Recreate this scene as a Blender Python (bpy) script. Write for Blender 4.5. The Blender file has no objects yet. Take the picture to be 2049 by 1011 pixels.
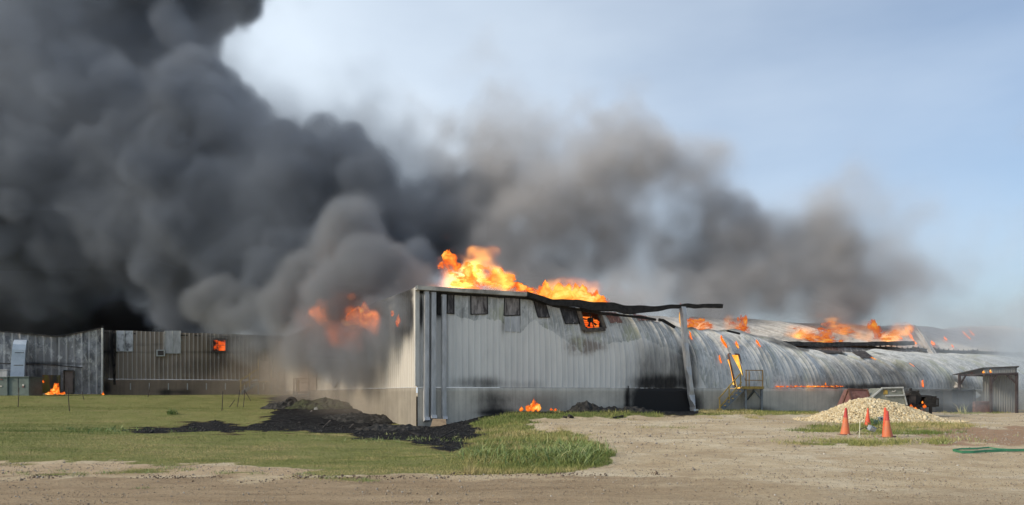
import bpy, bmesh, math, random
import numpy as np
from mathutils import Vector, Matrix, Euler, noise as mnoise

scene = bpy.context.scene
col = scene.collection
R = math.radians

# ------------------------------------------------------------------ camera
F = 1500.0            # focal length in photo pixels (photo 2049 x 1011)
CX, HY = 1024.5, 786.0
EYE = 1.6
cam_d = bpy.data.cameras.new('camera')
cam = bpy.data.objects.new('camera', cam_d)
col.objects.link(cam)
cam.location = (0, 0, EYE)
cam.rotation_euler = (R(90), 0, 0)
cam_d.sensor_width = 36.0
cam_d.lens = 36.0 * F / 2049.0
cam_d.shift_y = (HY - 505.5) / 2049.0
cam_d.clip_start = 0.1
cam_d.clip_end = 20000
scene.camera = cam

# ------------------------------------------------------------------ sky
SUN_EL, SUN_AZ = R(27), math.atan2(-0.93, -0.37)   # azimuth measured from +Y towards +X
w = bpy.data.worlds.new('World'); scene.world = w
w.use_nodes = True
nt = w.node_tree; nt.nodes.clear()
def N(nt, t, **kw):
    n = nt.nodes.new(t)
    for k, v in kw.items():
        if k.startswith('i_'):
            n.inputs[k[2:]].default_value = v
        else:
            setattr(n, k, v)
    return n
out = N(nt, 'ShaderNodeOutputWorld'); bg = N(nt, 'ShaderNodeBackground')
sky = N(nt, 'ShaderNodeTexSky'); sky.sky_type = 'NISHITA'; sky.sun_disc = False
sky.sun_elevation = SUN_EL; sky.sun_rotation = SUN_AZ
sky.air_density = 1.0; sky.dust_density = 2.0; sky.ozone_density = 2.6
# a thin veil of high cloud, denser to the left, laid over the blue
tc = N(nt, 'ShaderNodeTexCoord')
mp = N(nt, 'ShaderNodeMapping'); mp.inputs['Scale'].default_value = (1.0, 1.0, 3.0)
nz = N(nt, 'ShaderNodeTexNoise'); nz.inputs['Scale'].default_value = 1.6; nz.inputs['Detail'].default_value = 5; nz.inputs['Roughness'].default_value = .5
nt.links.new(tc.outputs['Generated'], mp.inputs[0]); nt.links.new(mp.outputs[0], nz.inputs['Vector'])
sep = N(nt, 'ShaderNodeSeparateXYZ'); nt.links.new(tc.outputs['Generated'], sep.inputs[0])
mx = N(nt, 'ShaderNodeMapRange'); mx.inputs[1].default_value = -0.35; mx.inputs[2].default_value = 0.65; mx.inputs[3].default_value = 0.9; mx.inputs[4].default_value = 0.04
nt.links.new(sep.outputs['X'], mx.inputs[0])
ad = N(nt, 'ShaderNodeMath', operation='MULTIPLY_ADD'); ad.inputs[1].default_value = 0.8; 
nt.links.new(nz.outputs['Fac'], ad.inputs[0])
sb = N(nt, 'ShaderNodeMath', operation='SUBTRACT', use_clamp=False); sb.inputs[1].default_value = 0.4
nt.links.new(mx.outputs[0], sb.inputs[0]); nt.links.new(sb.outputs[0], ad.inputs[2])
cl = N(nt, 'ShaderNodeClamp'); cl.inputs[1].default_value = 0.0; cl.inputs[2].default_value = 0.85
nt.links.new(ad.outputs[0], cl.inputs[0])
mixs = N(nt, 'ShaderNodeMix', data_type='RGBA'); mixs.inputs['B'].default_value = (6.0, 6.75, 7.5, 1)
nt.links.new(cl.outputs[0], mixs.inputs['Factor']); nt.links.new(sky.outputs[0], mixs.inputs['A'])
nt.links.new(mixs.outputs['Result'], bg.inputs['Color']); bg.inputs['Strength'].default_value = 0.1
nt.links.new(bg.outputs[0], out.inputs['Surface'])

# ------------------------------------------------------------------ sun behind thin cloud
sd = bpy.data.lights.new('sun', 'SUN'); sd.energy = 2.0; sd.angle = R(10); sd.color = (1.0, 0.86, 0.66)
so = bpy.data.objects.new('sun', sd); col.objects.link(so)
sdir = Vector((math.sin(SUN_AZ) * math.cos(SUN_EL), math.cos(SUN_AZ) * math.cos(SUN_EL), math.sin(SUN_EL)))
so.rotation_euler = sdir.to_track_quat('Z', 'Y').to_euler()
so.location = sdir * 60

scene.view_settings.view_transform = 'Standard'
scene.view_settings.look = 'None'
scene.view_settings.exposure = 0.58
scene.view_settings.gamma = 1.0
cy = scene.cycles
cy.volume_bounces = 1
cy.volume_step_rate = 2.0
cy.volume_max_steps = 256
cy.max_bounces = 8; cy.diffuse_bounces = 2; cy.glossy_bounces = 2; cy.transparent_max_bounces = 32
cy.use_denoising = True
cy.sample_clamp_indirect = 4.0

rng = np.random.default_rng(7)
random.seed(7)

# ------------------------------------------------------------------ small helpers
def at(px, py, Y):
    return Vector(((px - CX) / F * Y, Y, EYE + (HY - py) / F * Y))
def proj(x, y, z):
    return CX + F * x / y, HY - F * (z - EYE) / y
def place(o, parent=None):
    col.objects.link(o)
    if parent is not None:
        o.parent = parent
        o.matrix_parent_inverse = Matrix.Translation(parent.location).inverted() if parent.type == 'EMPTY' else Matrix.Identity(4)
    return o
def tag(o, label=None, cat=None, group=None, kind=None):
    if label: o['label'] = label
    if cat: o['category'] = cat
    if group: o['group'] = group
    if kind: o['kind'] = kind
    return o
def empty(name, loc, label=None, cat=None, group=None):
    o = bpy.data.objects.new(name, None); o.location = loc; o.empty_display_size = .3
    col.objects.link(o)
    return tag(o, label, cat, group)

class MB:
    """collects shapes, builds ONE mesh object"""
    def __init__(s): s.v, s.f, s.attrs = [], [], {}
    def add(s, vs, fs):
        o = len(s.v); s.v += [tuple(p) for p in vs]; s.f += [tuple(o + i for i in f) for f in fs]
        return s
    def box(s, c, size, rot=None, taper=1.0):
        hx, hy, hz = size[0] / 2, size[1] / 2, size[2] / 2
        vs = [Vector((x * (taper if z > 0 else 1), y * (taper if z > 0 else 1), z)) for x in (-hx, hx) for y in (-hy, hy) for z in (-hz, hz)]
        if rot is not None: vs = [rot @ p for p in vs]
        vs = [p + Vector(c) for p in vs]
        return s.add(vs, [(0, 1, 3, 2), (4, 6, 7, 5), (0, 4, 5, 1), (2, 3, 7, 6), (0, 2, 6, 4), (1, 5, 7, 3)])
    def bar(s, a, b, w=.05, h=None, up=(0, 0, 1)):
        a, b = Vector(a), Vector(b); d = b - a; L = d.length; h = h or w
        d.normalize(); u = Vector(up)
        if abs(d.dot(u)) > .98: u = Vector((0, 1, 0))
        x = d.cross(u).normalized(); y = x.cross(d).normalized()
        rot = Matrix((x, d, y)).transposed()
        return s.box((a + b) / 2, (w, L, h), rot)
    def tube(s, pts, r, n=8, caps=True):
        pts = [Vector(p) for p in pts]; m = len(pts)
        rs = r if hasattr(r, '__len__') else [r] * m
        vs = []
        for i, p in enumerate(pts):
            d = (pts[min(i + 1, m - 1)] - pts[max(i - 1, 0)]).normalized()
            u = Vector((0, 0, 1)) if abs(d.z) < .9 else Vector((0, 1, 0))
            x = d.cross(u).normalized(); y = x.cross(d)
            for k in range(n):
                a = 2 * math.pi * k / n
                vs.append(p + (x * math.cos(a) + y * math.sin(a)) * rs[i])
        fs = [(i * n + k, i * n + (k + 1) % n, (i + 1) * n + (k + 1) % n, (i + 1) * n + k) for i in range(m - 1) for k in range(n)]
        if caps: fs += [tuple(range(n - 1, -1, -1)), tuple((m - 1) * n + k for k in range(n))]
        return s.add(vs, fs)
    def prism(s, pts, d):
        """polygon (3-D points) extruded by vector d"""
        n = len(pts); d = Vector(d); vs = [Vector(p) for p in pts] + [Vector(p) + d for p in pts]
        return s.add(vs, [tuple(range(n)), tuple(range(2 * n - 1, n - 1, -1))] + [(i, i + n, (i + 1) % n + n, (i + 1) % n) for i in range(n)])
    def build(s, name, mat, parent=None, smooth=False, bevel=0.0):
        me = bpy.data.meshes.new(name); me.from_pydata(s.v, [], s.f); me.validate(); me.update()
        me.materials.append(mat)
        bm = bmesh.new(); bm.from_mesh(me); bmesh.ops.recalc_face_normals(bm, faces=bm.faces)
        if bevel: bmesh.ops.bevel(bm, geom=bm.edges[:], offset=bevel, segments=1, affect='EDGES')
        bm.to_mesh(me); bm.free()
        if smooth: me.shade_smooth()
        return place(bpy.data.objects.new(name, me), parent)

def np_mesh(name, V, Fq, mat, parent=None, attrs=None, smooth=False):
    """fast mesh from numpy: V (n,3), Fq (m,k)"""
    me = bpy.data.meshes.new(name); V = np.asarray(V, np.float32); Fq = np.asarray(Fq, np.int32)
    me.vertices.add(len(V)); me.vertices.foreach_set('co', V.ravel())
    m, k = Fq.shape
    me.loops.add(m * k); me.loops.foreach_set('vertex_index', Fq.ravel())
    me.polygons.add(m); me.polygons.foreach_set('loop_start', np.arange(m, dtype=np.int32) * k)
    me.update(calc_edges=True)
    for a, v in (attrs or {}).items():
        if np.ndim(v) == 1:
            t = me.attributes.new(a, 'FLOAT', 'POINT'); t.data.foreach_set('value', np.asarray(v, np.float32))
    me.materials.append(mat)
    if smooth: me.shade_smooth()
    return place(bpy.data.objects.new(name, me), parent)

def in_poly(px, py, poly):
    r = np.zeros(np.shape(px), bool); n = len(poly)
    for i in range(n):
        x0, y0 = poly[i]; x1, y1 = poly[(i + 1) % n]
        if y0 == y1: continue
        c = ((y0 > py) != (y1 > py)) & (px < (x1 - x0) * (py - y0) / (y1 - y0) + x0)
        r ^= c
    return r
def vnoise(x, y, seed=0):
    """cheap 2-D value noise, -1..1"""
    xi = np.floor(x).astype(np.int64); yi = np.floor(y).astype(np.int64); fx = x - xi; fy = y - yi
    fx = fx * fx * (3 - 2 * fx); fy = fy * fy * (3 - 2 * fy)
    def h(a, b):
        n = (a * 374761393 + b * 668265263 + seed * 974634777) & 0x7fffffff
        n = ((n ^ (n >> 13)) * 1274126177) & 0x7fffffff
        return ((n ^ (n >> 16)) & 0xffff) / 32767.5 - 1
    return (h(xi, yi) * (1 - fx) + h(xi + 1, yi) * fx) * (1 - fy) + (h(xi, yi + 1) * (1 - fx) + h(xi + 1, yi + 1) * fx) * fy
def fnoise(x, y, seed=0, oct=4):
    r = 0; a = .5
    for i in range(oct):
        r = r + a * vnoise(x * 2 ** i, y * 2 ** i, seed + i); a *= .5
    return r
def ell(px, py, L):
    """sum of soft ellipses (cx,cy,rx,ry,amp) on photo-pixel coordinates of real points"""
    r = np.zeros(np.shape(px))
    for cx, cy_, rx, ry, a in L:
        r += a * np.exp(-(((px - cx) / rx) ** 2 + ((py - cy_) / ry) ** 2) ** 1.3)
    return r

# ------------------------------------------------------------------ materials
def links(t): return t.links.new
def mat(name, c1, c2=None, rough=.7, metal=0.0, scale=3.0, detail=6, bump=.0, bscale=None, stretch=(1, 1, 1), spec=.4, c3=None):
    """two or three colours broken up by noise in object space, optional bump"""
    m = bpy.data.materials.new(name); m.use_nodes = True; t = m.node_tree; b = t.nodes['Principled BSDF']
    b.inputs['Roughness'].default_value = rough; b.inputs['Metallic'].default_value = metal
    b.inputs['Specular IOR Level'].default_value = spec
    tc = t.nodes.new('ShaderNodeTexCoord'); mp = t.nodes.new('ShaderNodeMapping'); mp.inputs['Scale'].default_value = stretch
    nz = t.nodes.new('ShaderNodeTexNoise'); nz.inputs['Scale'].default_value = scale; nz.inputs['Detail'].default_value = detail; nz.inputs['Roughness'].default_value = .6
    t.links.new(tc.outputs['Object'], mp.inputs[0]); t.links.new(mp.outputs[0], nz.inputs['Vector'])
    cr = t.nodes.new('ShaderNodeValToRGB'); e = cr.color_ramp.elements
    c2 = c2 or tuple(x * .8 for x in c1)
    e[0].position = .36; e[0].color = (*c1, 1); e[1].position = .64; e[1].color = (*c2, 1)
    if c3: n = e.new(.5); n.color = (*c3, 1)
    t.links.new(nz.outputs['Fac'], cr.inputs[0]); t.links.new(cr.outputs[0], b.inputs['Base Color'])
    if bump:
        bn = t.nodes.new('ShaderNodeBump'); bn.inputs['Strength'].default_value = bump; bn.inputs['Distance'].default_value = .03
        n2 = t.nodes.new('ShaderNodeTexNoise'); n2.inputs['Scale'].default_value = bscale or scale * 4; n2.inputs['Detail'].default_value = 5
        t.links.new(mp.outputs[0], n2.inputs['Vector']); t.links.new(n2.outputs['Fac'], bn.inputs['Height']); t.links.new(bn.outputs[0], b.inputs['Normal'])
    return m

class NG:
    """tiny node-graph helper"""
    def __init__(s, name):
        s.m = bpy.data.materials.new(name); s.m.use_nodes = True; s.t = s.m.node_tree; s.b = s.t.nodes['Principled BSDF']
        s.tc = s.t.nodes.new('ShaderNodeTexCoord')
    def put(s, sock, v):
        if isinstance(v, (int, float)): sock.default_value = v
        elif isinstance(v, tuple): sock.default_value = v if len(v) == len(sock.default_value) else (*v, 1)
        else: s.t.links.new(v, sock)
    def attr(s, n):
        a = s.t.nodes.new('ShaderNodeAttribute'); a.attribute_name = n; return a.outputs['Fac']
    def noise(s, scale, detail=5, rough=.55, stretch=(1, 1, 1), dist=0.0, out='Fac'):
        mp = s.t.nodes.new('ShaderNodeMapping'); mp.inputs['Scale'].default_value = stretch
        s.t.links.new(s.tc.outputs['Object'], mp.inputs[0])
        n = s.t.nodes.new('ShaderNodeTexNoise'); n.inputs['Scale'].default_value = scale; n.inputs['Detail'].default_value = detail
        n.inputs['Roughness'].default_value = rough; n.inputs['Distortion'].default_value = dist
        s.t.links.new(mp.outputs[0], n.inputs['Vector']); return n.outputs[out]
    def vor(s, scale, stretch=(1, 1, 1), out='Distance'):
        mp = s.t.nodes.new('ShaderNodeMapping'); mp.inputs['Scale'].default_value = stretch
        s.t.links.new(s.tc.outputs['Object'], mp.inputs[0])
        n = s.t.nodes.new('ShaderNodeTexVoronoi'); n.inputs['Scale'].default_value = scale
        s.t.links.new(mp.outputs[0], n.inputs['Vector']); return n.outputs[out]
    def math(s, op, a, b=0.0, c=0.0, clamp=False):
        n = s.t.nodes.new('ShaderNodeMath'); n.operation = op; n.use_clamp = clamp
        for i, v in enumerate((a, b, c)): s.put(n.inputs[i], v)
        return n.outputs[0]
    def ramp(s, v, lo, hi, a=0.0, b=1.0):
        n = s.t.nodes.new('ShaderNodeMapRange'); n.interpolation_type = 'SMOOTHSTEP'
        for i, x in enumerate((v, lo, hi, a, b)): s.put(n.inputs[i], x)
        return n.outputs[0]
    def mix(s, f, a, b, mode='MIX'):
        n = s.t.nodes.new('ShaderNodeMix'); n.data_type = 'RGBA'; n.blend_type = mode
        s.put(n.inputs['Factor'], f); s.put(n.inputs['A'], a); s.put(n.inputs['B'], b)
        return n.outputs['Result']
    def cr(s, v, stops):
        n = s.t.nodes.new('ShaderNodeValToRGB'); e = n.color_ramp.elements
        while len(e) < len(stops): e.new(.5)
        for x, (p, c) in zip(e, stops): x.position = p; x.color = (*c, 1)
        s.put(n.inputs[0], v); return n.outputs[0]
    def bump(s, h, strength=.3, dist=.03):
        n = s.t.nodes.new('ShaderNodeBump'); n.inputs['Strength'].default_value = strength; n.inputs['Distance'].default_value = dist
        s.put(n.inputs['Height'], h); s.t.links.new(n.outputs[0], s.b.inputs['Normal'])

def siding_mat(name, paint, paint2, bare1=(.20, .21, .22), bare2=(.42, .43, .43), green=(.30, .31, .19), metal=.06, rough=.58, brown=(.17, .125, .095)):
    g = NG(name)
    streak = g.noise(2.2, 6, .6, (1, 1, .16)); fine = g.noise(9, 5, .65, (1, 1, .5)); big = g.noise(.5, 4, .5)
    p = g.mix(g.ramp(streak, .35, .7), paint, paint2)
    mot = g.noise(1.6, 8, .72, (1, 1, .7), .6)
    bare = g.mix(g.ramp(mot, .36, .62), bare1, bare2)
    bare = g.mix(g.ramp(g.noise(.8, 4, .6), .50, .68, 0, .6), bare, green)
    bare = g.mix(g.ramp(g.noise(2.6, 7, .75, (1, 1, .45), 1.4), .54, .62, 0, .85), bare, (.66, .66, .65)); bare = g.mix(g.ramp(g.noise(3.8, 6, .7, (1, 1, .3), .8), .60, .68, 0, .6), bare, (.13, .135, .15))
    pk = g.ramp(g.math('ADD', g.attr('peel'), g.math('MULTIPLY', g.math('SUBTRACT', g.noise(1.9, 7, .7, (1, 1, .5)), .5), 1.0)), .46, .50)
    c = g.mix(pk, p, bare)
    c = g.mix(g.ramp(g.math('MULTIPLY', g.attr('brown'), g.ramp(g.noise(2.5, 6, .7, (1, 1, .6)), .35, .65, .35, 1.2)), .05, 1.0, 0, .75), c, brown)
    c = g.mix(g.ramp(g.attr('rib'), 0, 1, 0, .5), c, g.mix(.6, c, (.78, .77, .75)))  # light on the rib crests painted in as a paler base colour
    sv = g.math('ADD', g.attr('soot'), g.math('MULTIPLY', g.math('SUBTRACT', g.noise(1.3, 7, .65, (1, 1, .35)), .5), .8))
    sv = g.math('MULTIPLY', g.ramp(sv, .12, .95), g.ramp(g.attr('soot'), 0.0, .15))
    c = g.mix(sv, c, (.012, .011, .011))
    g.t.links.new(c, g.b.inputs['Base Color'])
    g.put(g.b.inputs['Metallic'], metal); g.put(g.b.inputs['Roughness'], g.ramp(fine, .2, .8, rough - .12, rough + .2))
    g.bump(g.noise(3, 4), .25, .02)
    return g.m
def concrete_mat(name, a, b):
    g = NG(name)
    c = g.mix(g.ramp(g.noise(1.0, 7, .65), .3, .7), a, b)
    c = g.mix(g.ramp(g.noise(2.5, 6, .7, (1, 1, .12)), .5, .75, 0, .45), c, tuple(x * .55 for x in a))
    c = g.mix(g.ramp(g.noise(14, 4), .55, .75, 0, .3), c, tuple(x * .6 for x in a)); c = g.mix(g.ramp(g.noise(4.5, 3, .6, (1, 1, .02)), .5, .62, 0, .28), c, tuple(x * .5 for x in a)); c = g.mix(g.ramp(g.noise(3.0, 4, .6, (1, 1, .05)), .55, .7, 0, .3), c, tuple(min(1, x * 1.3) for x in a))
    c = g.mix(g.ramp(g.attr('brown'), .05, 1.0, 0, .6), c, (.13, .09, .065))
    sv = g.math('ADD', g.attr('soot'), g.math('MULTIPLY', g.math('SUBTRACT', g.noise(1.4, 7, .65, (1, 1, .6)), .5), .7))
    sv = g.math('MULTIPLY', g.ramp(sv, .1, .9), g.ramp(g.attr('soot'), 0.0, .12))
    c = g.mix(sv, c, (.013, .012, .012))
    g.t.links.new(c, g.b.inputs['Base Color']); g.put(g.b.inputs['Roughness'], .85)
    g.bump(g.noise(12, 6), .4, .02)
    return g.m

M = {}
M['char'] = mat('charred', (.012, .011, .011), (.035, .032, .030), .85, scale=6, bump=.5)
M['charmetal'] = mat('charred_metal', (.02, .018, .018), (.10, .085, .075), .6, .3, scale=4, bump=.3)
M['galv'] = mat('galvanised', (.38, .38, .38), (.54, .54, .54), .45, .3, scale=5, stretch=(1, 1, .3))
M['white'] = mat('white_trim', (.62, .60, .55), (.48, .46, .42), .5, 0, scale=4, stretch=(1, 1, .3))
M['gutter'] = mat('gutter_paint', (.58, .57, .52), (.16, .15, .14), .5, 0.1, scale=1.4)
M['yellow'] = mat('yellow_paint', (.42, .29, .06), (.22, .15, .05), .6, 0, scale=7)
M['steelgrey'] = mat('grey_steel', (.12, .14, .16), (.2, .22, .24), .6, .3, scale=5)
M['rust'] = mat('rusty_steel', (.10, .05, .04), (.19, .10, .08), .8, .1, scale=5, bump=.3)
M['maroon'] = mat('maroon_paint', (.19, .085, .085), (.12, .05, .045), .75, 0, scale=3, c3=(.22, .12, .11))
M['olive'] = mat('olive_paint', (.17, .18, .15), (.26, .27, .24), .7, .1, scale=3)
M['green'] = mat('cabinet_green', (.13, .17, .16), (.10, .13, .12), .6, 0, scale=3)
M['duct'] = mat('duct_metal', (.48, .55, .63), (.62, .68, .75), .45, .2, scale=2)
M['tan'] = mat('plywood', (.33, .24, .15), (.24, .17, .11), .8, scale=5)
M['door'] = mat('door_brown', (.13, .10, .085), (.17, .135, .115), .6, scale=2)
M['doorpale'] = mat('door_pale', (.42, .37, .33), (.30, .25, .23), .6, scale=3)
M['palegrey'] = mat('pale_grey_metal', (.36, .38, .37), (.50, .51, .49), .55, .2, scale=3)
M['stone'] = None
# ------------------------------------------------------------------ terrain
_cp = []   # (X, Y, z)
def cpt(px, Y, z): _cp.append(((px - CX) / F * Y, Y, z))
for px in (-300, 100, 500, 900, 1300, 1700, 2100):
    cpt(px, 6, 0); cpt(px, 11, 0); cpt(px, 15, 0.02)
for px, Y, z in [(-300, 24, .28), (0, 23.5, .28), (300, 24.5, .30), (500, 24.8, .32), (600, 24, .24), (700, 23, .14), (800, 21, .03), (900, 20, -.02),
                 (-300, 30, .36), (0, 30, .30), (300, 29, .14), (500, 29, .10), (600, 29, .10), (700, 28, .04), (800, 27, -.04), (870, 25, -.10), (900, 23, -.05),
                 (0, 40, .78), (300, 40, .75), (520, 40, .68), (640, 38, .5), (-300, 40, .9),
                 (0, 50, 1.40), (300, 52, 1.42), (500, 55, 1.44), (570, 58, 1.45), (660, 48, 1.0), (700, 43, .7), (750, 38, .45), (-300, 50, 1.4),
                 (835, 32.6, .04), (800, 34, .12), (780, 31, .03), (880, 33, .1), (920, 32.8, .25), (960, 33, .5), (1000, 33, .68), (1040, 33.8, .74), (1150, 35.5, .72),
                 (1385, 39, .65), (1250, 37, .68), (1620, 43, .48), (1800, 46, .44), (1950, 48, .4), (2100, 50, .4),
                 (960, 27, .12), (1000, 22, .18), (1080, 18, .16), (1150, 19, .14), (1080, 28, .42), (1200, 28, .38), (1200, 22, .2),
                 (1300, 24, .24), (1500, 24, .25), (1700, 24, .25), (1900, 24, .22), (2100, 24, .2), (1300, 31, .44), (1500, 31, .42), (1700, 31, .38), (1900, 33, .36), (2100, 36, .34),
                 (-300, 80, 1.5), (300, 80, 1.5), (900, 80, 1.0), (1500, 80, .5), (2100, 80, .4)]:
    cpt(px, Y, z)
_cp = np.array(_cp)
def gz(X, Y):
    X = np.asarray(X, float); Y = np.asarray(Y, float)
    num = np.zeros(np.broadcast(X, Y).shape); den = num.copy()
    for x, y, z in _cp:
        sc = 1.0 + 0.03 * np.abs(Y)
        wt = 1.0 / (((X - x) ** 2 * .6 + (Y - y) ** 2) / sc ** 2 + .25) ** 2.2
        num = num + wt * z; den = den + wt
    z = num / (den + 1e-12)
    z = z + .035 * fnoise(X * .35, Y * .35, 5, 3) * np.clip((Y - 8) / 10, 0.2, 1)
    return z
def ground_hit(px, py):
    """where the ray through a photo pixel meets the terrain"""
    Y = np.arange(6, 80, .05); X = (px - CX) / F * Y; zr = EYE + (HY - py) / F * Y
    d = zr - gz(X, Y); i = int(np.argmax(d < 0)) if (d < 0).any() else len(Y) - 1
    return Vector((X[i], Y[i], float(gz(X[i], Y[i]))))
def on_ground(px, Y):
    X = (px - CX) / F * Y
    return Vector((X, Y, float(gz(X, Y))))

P_LAWN = [(-2600, 786), (560, 786), (640, 800), (835, 850), (950, 828), (1040, 822), (1385, 820), (1640, 820), (1640, 829), (1400, 830), (1200, 831), (1130, 834),
          (1080, 838), (1050, 846), (1090, 858), (1150, 872), (1215, 888), (1238, 908), (1210, 930), (1120, 942), (1000, 952), (880, 950), (720, 952), (560, 940), (450, 930),
          (330, 925), (200, 920), (60, 924), (-2600, 930)]
P_CHAR = [(235, 863), (280, 859), (330, 851), (355, 855), (385, 846), (410, 852), (432, 842), (470, 852), (500, 851), (545, 840), (545, 800), (560, 790), (640, 792), (700, 815), (760, 836), (800, 850), (835, 852),
          (900, 838), (950, 828), (1010, 822), (1040, 819), (1400, 817), (1400, 827), (1300, 828), (1250, 826), (1150, 824), (1090, 827), (1040, 826), (985, 832), (955, 843), (930, 850),
          (950, 862), (972, 870), (940, 880), (925, 892), (905, 899), (860, 890), (800, 884), (740, 879), (690, 869), (600, 862), (440, 865), (280, 868)]
P_ROAD = [(-2600, 958), (0, 957), (300, 954), (700, 957), (1000, 956), (1200, 950), (1330, 955), (1700, 975), (2600, 985), (2600, 6000), (-2600, 6000)]
P_RED = [(1850, 862), (1950, 857), (2600, 850), (2600, 884), (2049, 888), (1900, 890), (1830, 880)]
GRASS_SPOTS = [(1700, 886, 120, 7, .9), (1640, 862, 60, 4, .7), (1830, 853, 110, 6, .9), (1650, 853, 40, 5, .6), (1905, 853, 40, 4, .7), (1770, 866, 60, 6, .6), (1860, 866, 40, 5, .8), (1880, 884, 25, 6, .7), (1740, 855, 70, 6, .8),
               (1500, 828, 160, 3, .5), (1950, 826, 60, 3, .6), (1330, 856, 60, 3, .25), (100, 950, 60, 6, .5), (250, 945, 60, 6, .5), (330, 942, 60, 6, .5), (480, 948, 60, 5, .5), (620, 955, 60, 5, .5), (720, 960, 60, 5, .4), (300, 975, 20, 4, .5), (1170, 828, 170, 3, .6)]
def masks(X, Y, Z):
    px, py = proj(X, np.maximum(Y, .5), Z)
    far = np.clip((Y - 5) / 2, 0, 1)
    res = []
    for poly, jx, jy, sd_ in ((P_LAWN, 26, 7, 1), (P_CHAR, 20, 5, 2), (P_ROAD, 80, 12, 3), (P_RED, 40, 6, 4)):
        acc = 0
        for k in range(5):
            f = (1, .6, 1.4, .3, 1.8)[k]
            nx = fnoise(X * 1.1, Y * 1.1, 10 + sd_, 5); ny = fnoise(X * 1.1 + 50, Y * 1.1, 20 + sd_, 5)
            acc = acc + in_poly(px + nx * jx * 2 * f, py + ny * jy * 2 * f, poly)
        res.append(acc / 5.0 * 1.0)
    g, c, r, d = res
    r = r * np.interp(px, [1000, 1500], [1, .55])
    r = np.where(Y < 8, 1.0, r)
    g = np.clip(g + ell(px, py, GRASS_SPOTS) * (1 + 1.2 * fnoise(X * 2, Y * 2, 77, 4)), 0, 1) * (Y > 8)
    return g, c, r, d

xs = np.concatenate([-np.geomspace(2500, 46, 22), np.arange(-45, -14, .3), np.arange(-14, 12, .16), np.arange(12, 45, .3), np.geomspace(46, 2500, 22)])
ys = np.concatenate([[-300, -60, -20, -8, 0, 4], np.arange(6, 9, .4), np.arange(9, 26, .12), np.arange(26, 60, .25), np.geomspace(60.5, 4000, 30)])
XX, YY = np.meshgrid(xs, ys, indexing='ij')
ZZ = gz(XX, YY)
g_, c_, r_, d_ = masks(XX, YY, ZZ)
# wheel tracks sweeping over the yard (pairs 1.7 m apart)
trk = np.zeros(XX.shape)
for (x0, y0, sl, cv, wgt) in ((2.0, 13.5, .10, .022, 1.0), (3.0, 16.5, .22, .010, .8), (5.0, 23.0, .02, .012, .9), (-2, 10.2, .05, .004, .8), (8.0, 28.5, .15, -.004, .7)):
    for o_ in (0, 1.7):
        yc = y0 + o_ + sl * (XX - x0) + cv * (XX - x0) ** 2 + .12 * fnoise(XX * .4, 0 * XX + y0, 91, 3)
        dd = np.abs(YY - yc) / np.sqrt(1 + (sl + 2 * cv * (XX - x0)) ** 2)
        trk += wgt * np.clip(1 - dd / .26, 0, 1) * np.clip(.6 + .9 * fnoise(XX * .6, YY * .6, 93, 3), 0, 1) * (XX > x0 - 6)
trk = np.clip(trk, 0, 1) * (1 - np.clip(g_ * 2, 0, 1))
ZZ = ZZ - .02 * trk
# charred ditch is lumpy, road has wheel ruts
lump = np.abs(fnoise(XX * 1.6, YY * 1.6, 31, 4))
ZZ = ZZ + c_ * (lump * .13 - .02) * np.clip((YY - 18) / 5, 0, 1)
ZZ = ZZ + r_ * (.02 * fnoise(XX * .25, YY * 3.0, 41, 3) + .012 * fnoise(XX * 3, YY * 3, 43, 3))
ZZ = ZZ + (1 - g_) * .02 * fnoise(XX * 2.2, YY * 2.2, 45, 4)
nx_, ny_ = XX.shape
idx = np.arange(nx_ * ny_).reshape(nx_, ny_)
Fq = np.stack([idx[:-1, :-1], idx[1:, :-1], idx[1:, 1:], idx[:-1, 1:]], -1).reshape(-1, 4)

g = NG('ground_mix')
n1 = g.noise(.7, 8, .65); n2 = g.noise(6, 8, .7); n3 = g.noise(40, 3, .7); n4 = g.noise(.25, 4, .5); ruts = g.noise(.9, 7, .68, (.4, 1.9, 1))
v = g.vor(26)
gravel = g.mix(g.ramp(n1, .35, .68), (.61, .49, .32), (.48, .365, .23))
gravel = g.mix(g.ramp(g.noise(.4, 6, .62), .46, .64, 0, .7), gravel, (.72, .62, .45)); gravel = g.mix(g.ramp(g.noise(.9, 8, .75, (.8, 1.1, 1)), .50, .68, 0, .7), gravel, (.38, .27, .16)); gravel = g.mix(g.ramp(n2, .50, .70, 0, .6), gravel, (.25, .19, .13))
gravel = g.mix(g.ramp(v, .0, .35, .55, 0), gravel, (.60, .57, .52))
gravel = g.mix(g.ramp(n3, .45, .7, 0, .5), gravel, (.17, .14, .11))
road = g.mix(g.ramp(ruts, .32, .7), (.42, .315, .20), (.28, .20, .12))
road = g.mix(g.ramp(n2, .50, .72, 0, .6), road, (.40, .30, .20))
road = g.mix(g.ramp(g.noise(15, 6, .75), .5, .66, 0, .7), road, (.17, .12, .08)); road = g.mix(g.ramp(g.noise(1.1, 6, .7, (.5, 1.2, 1)), .45, .65, 0, .5), road, (.45, .345, .22)); road = g.mix(g.ramp(n3, .5, .72, 0, .7), road, (.14, .095, .06))
road = g.mix(g.ramp(v, .0, .2, .4, 0), road, (.45, .40, .35))
red = g.mix(g.ramp(n2, .4, .6), (.30, .17, .10), (.36, .24, .16))
soil = g.mix(g.ramp(n1, .4, .6), (.50, .37, .24), (.40, .29, .18))
grass = g.mix(g.ramp(n1, .38, .62), (.18, .195, .06), (.255, .255, .092))
grass = g.mix(g.ramp(g.noise(2.2, 6, .7, (.4, 1.8, 1)), .42, .68, 0, .7), grass, (.28, .235, .11))
grass = g.mix(g.ramp(n3, .4, .7, 0, .6), grass, (.09, .10, .035))
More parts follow.
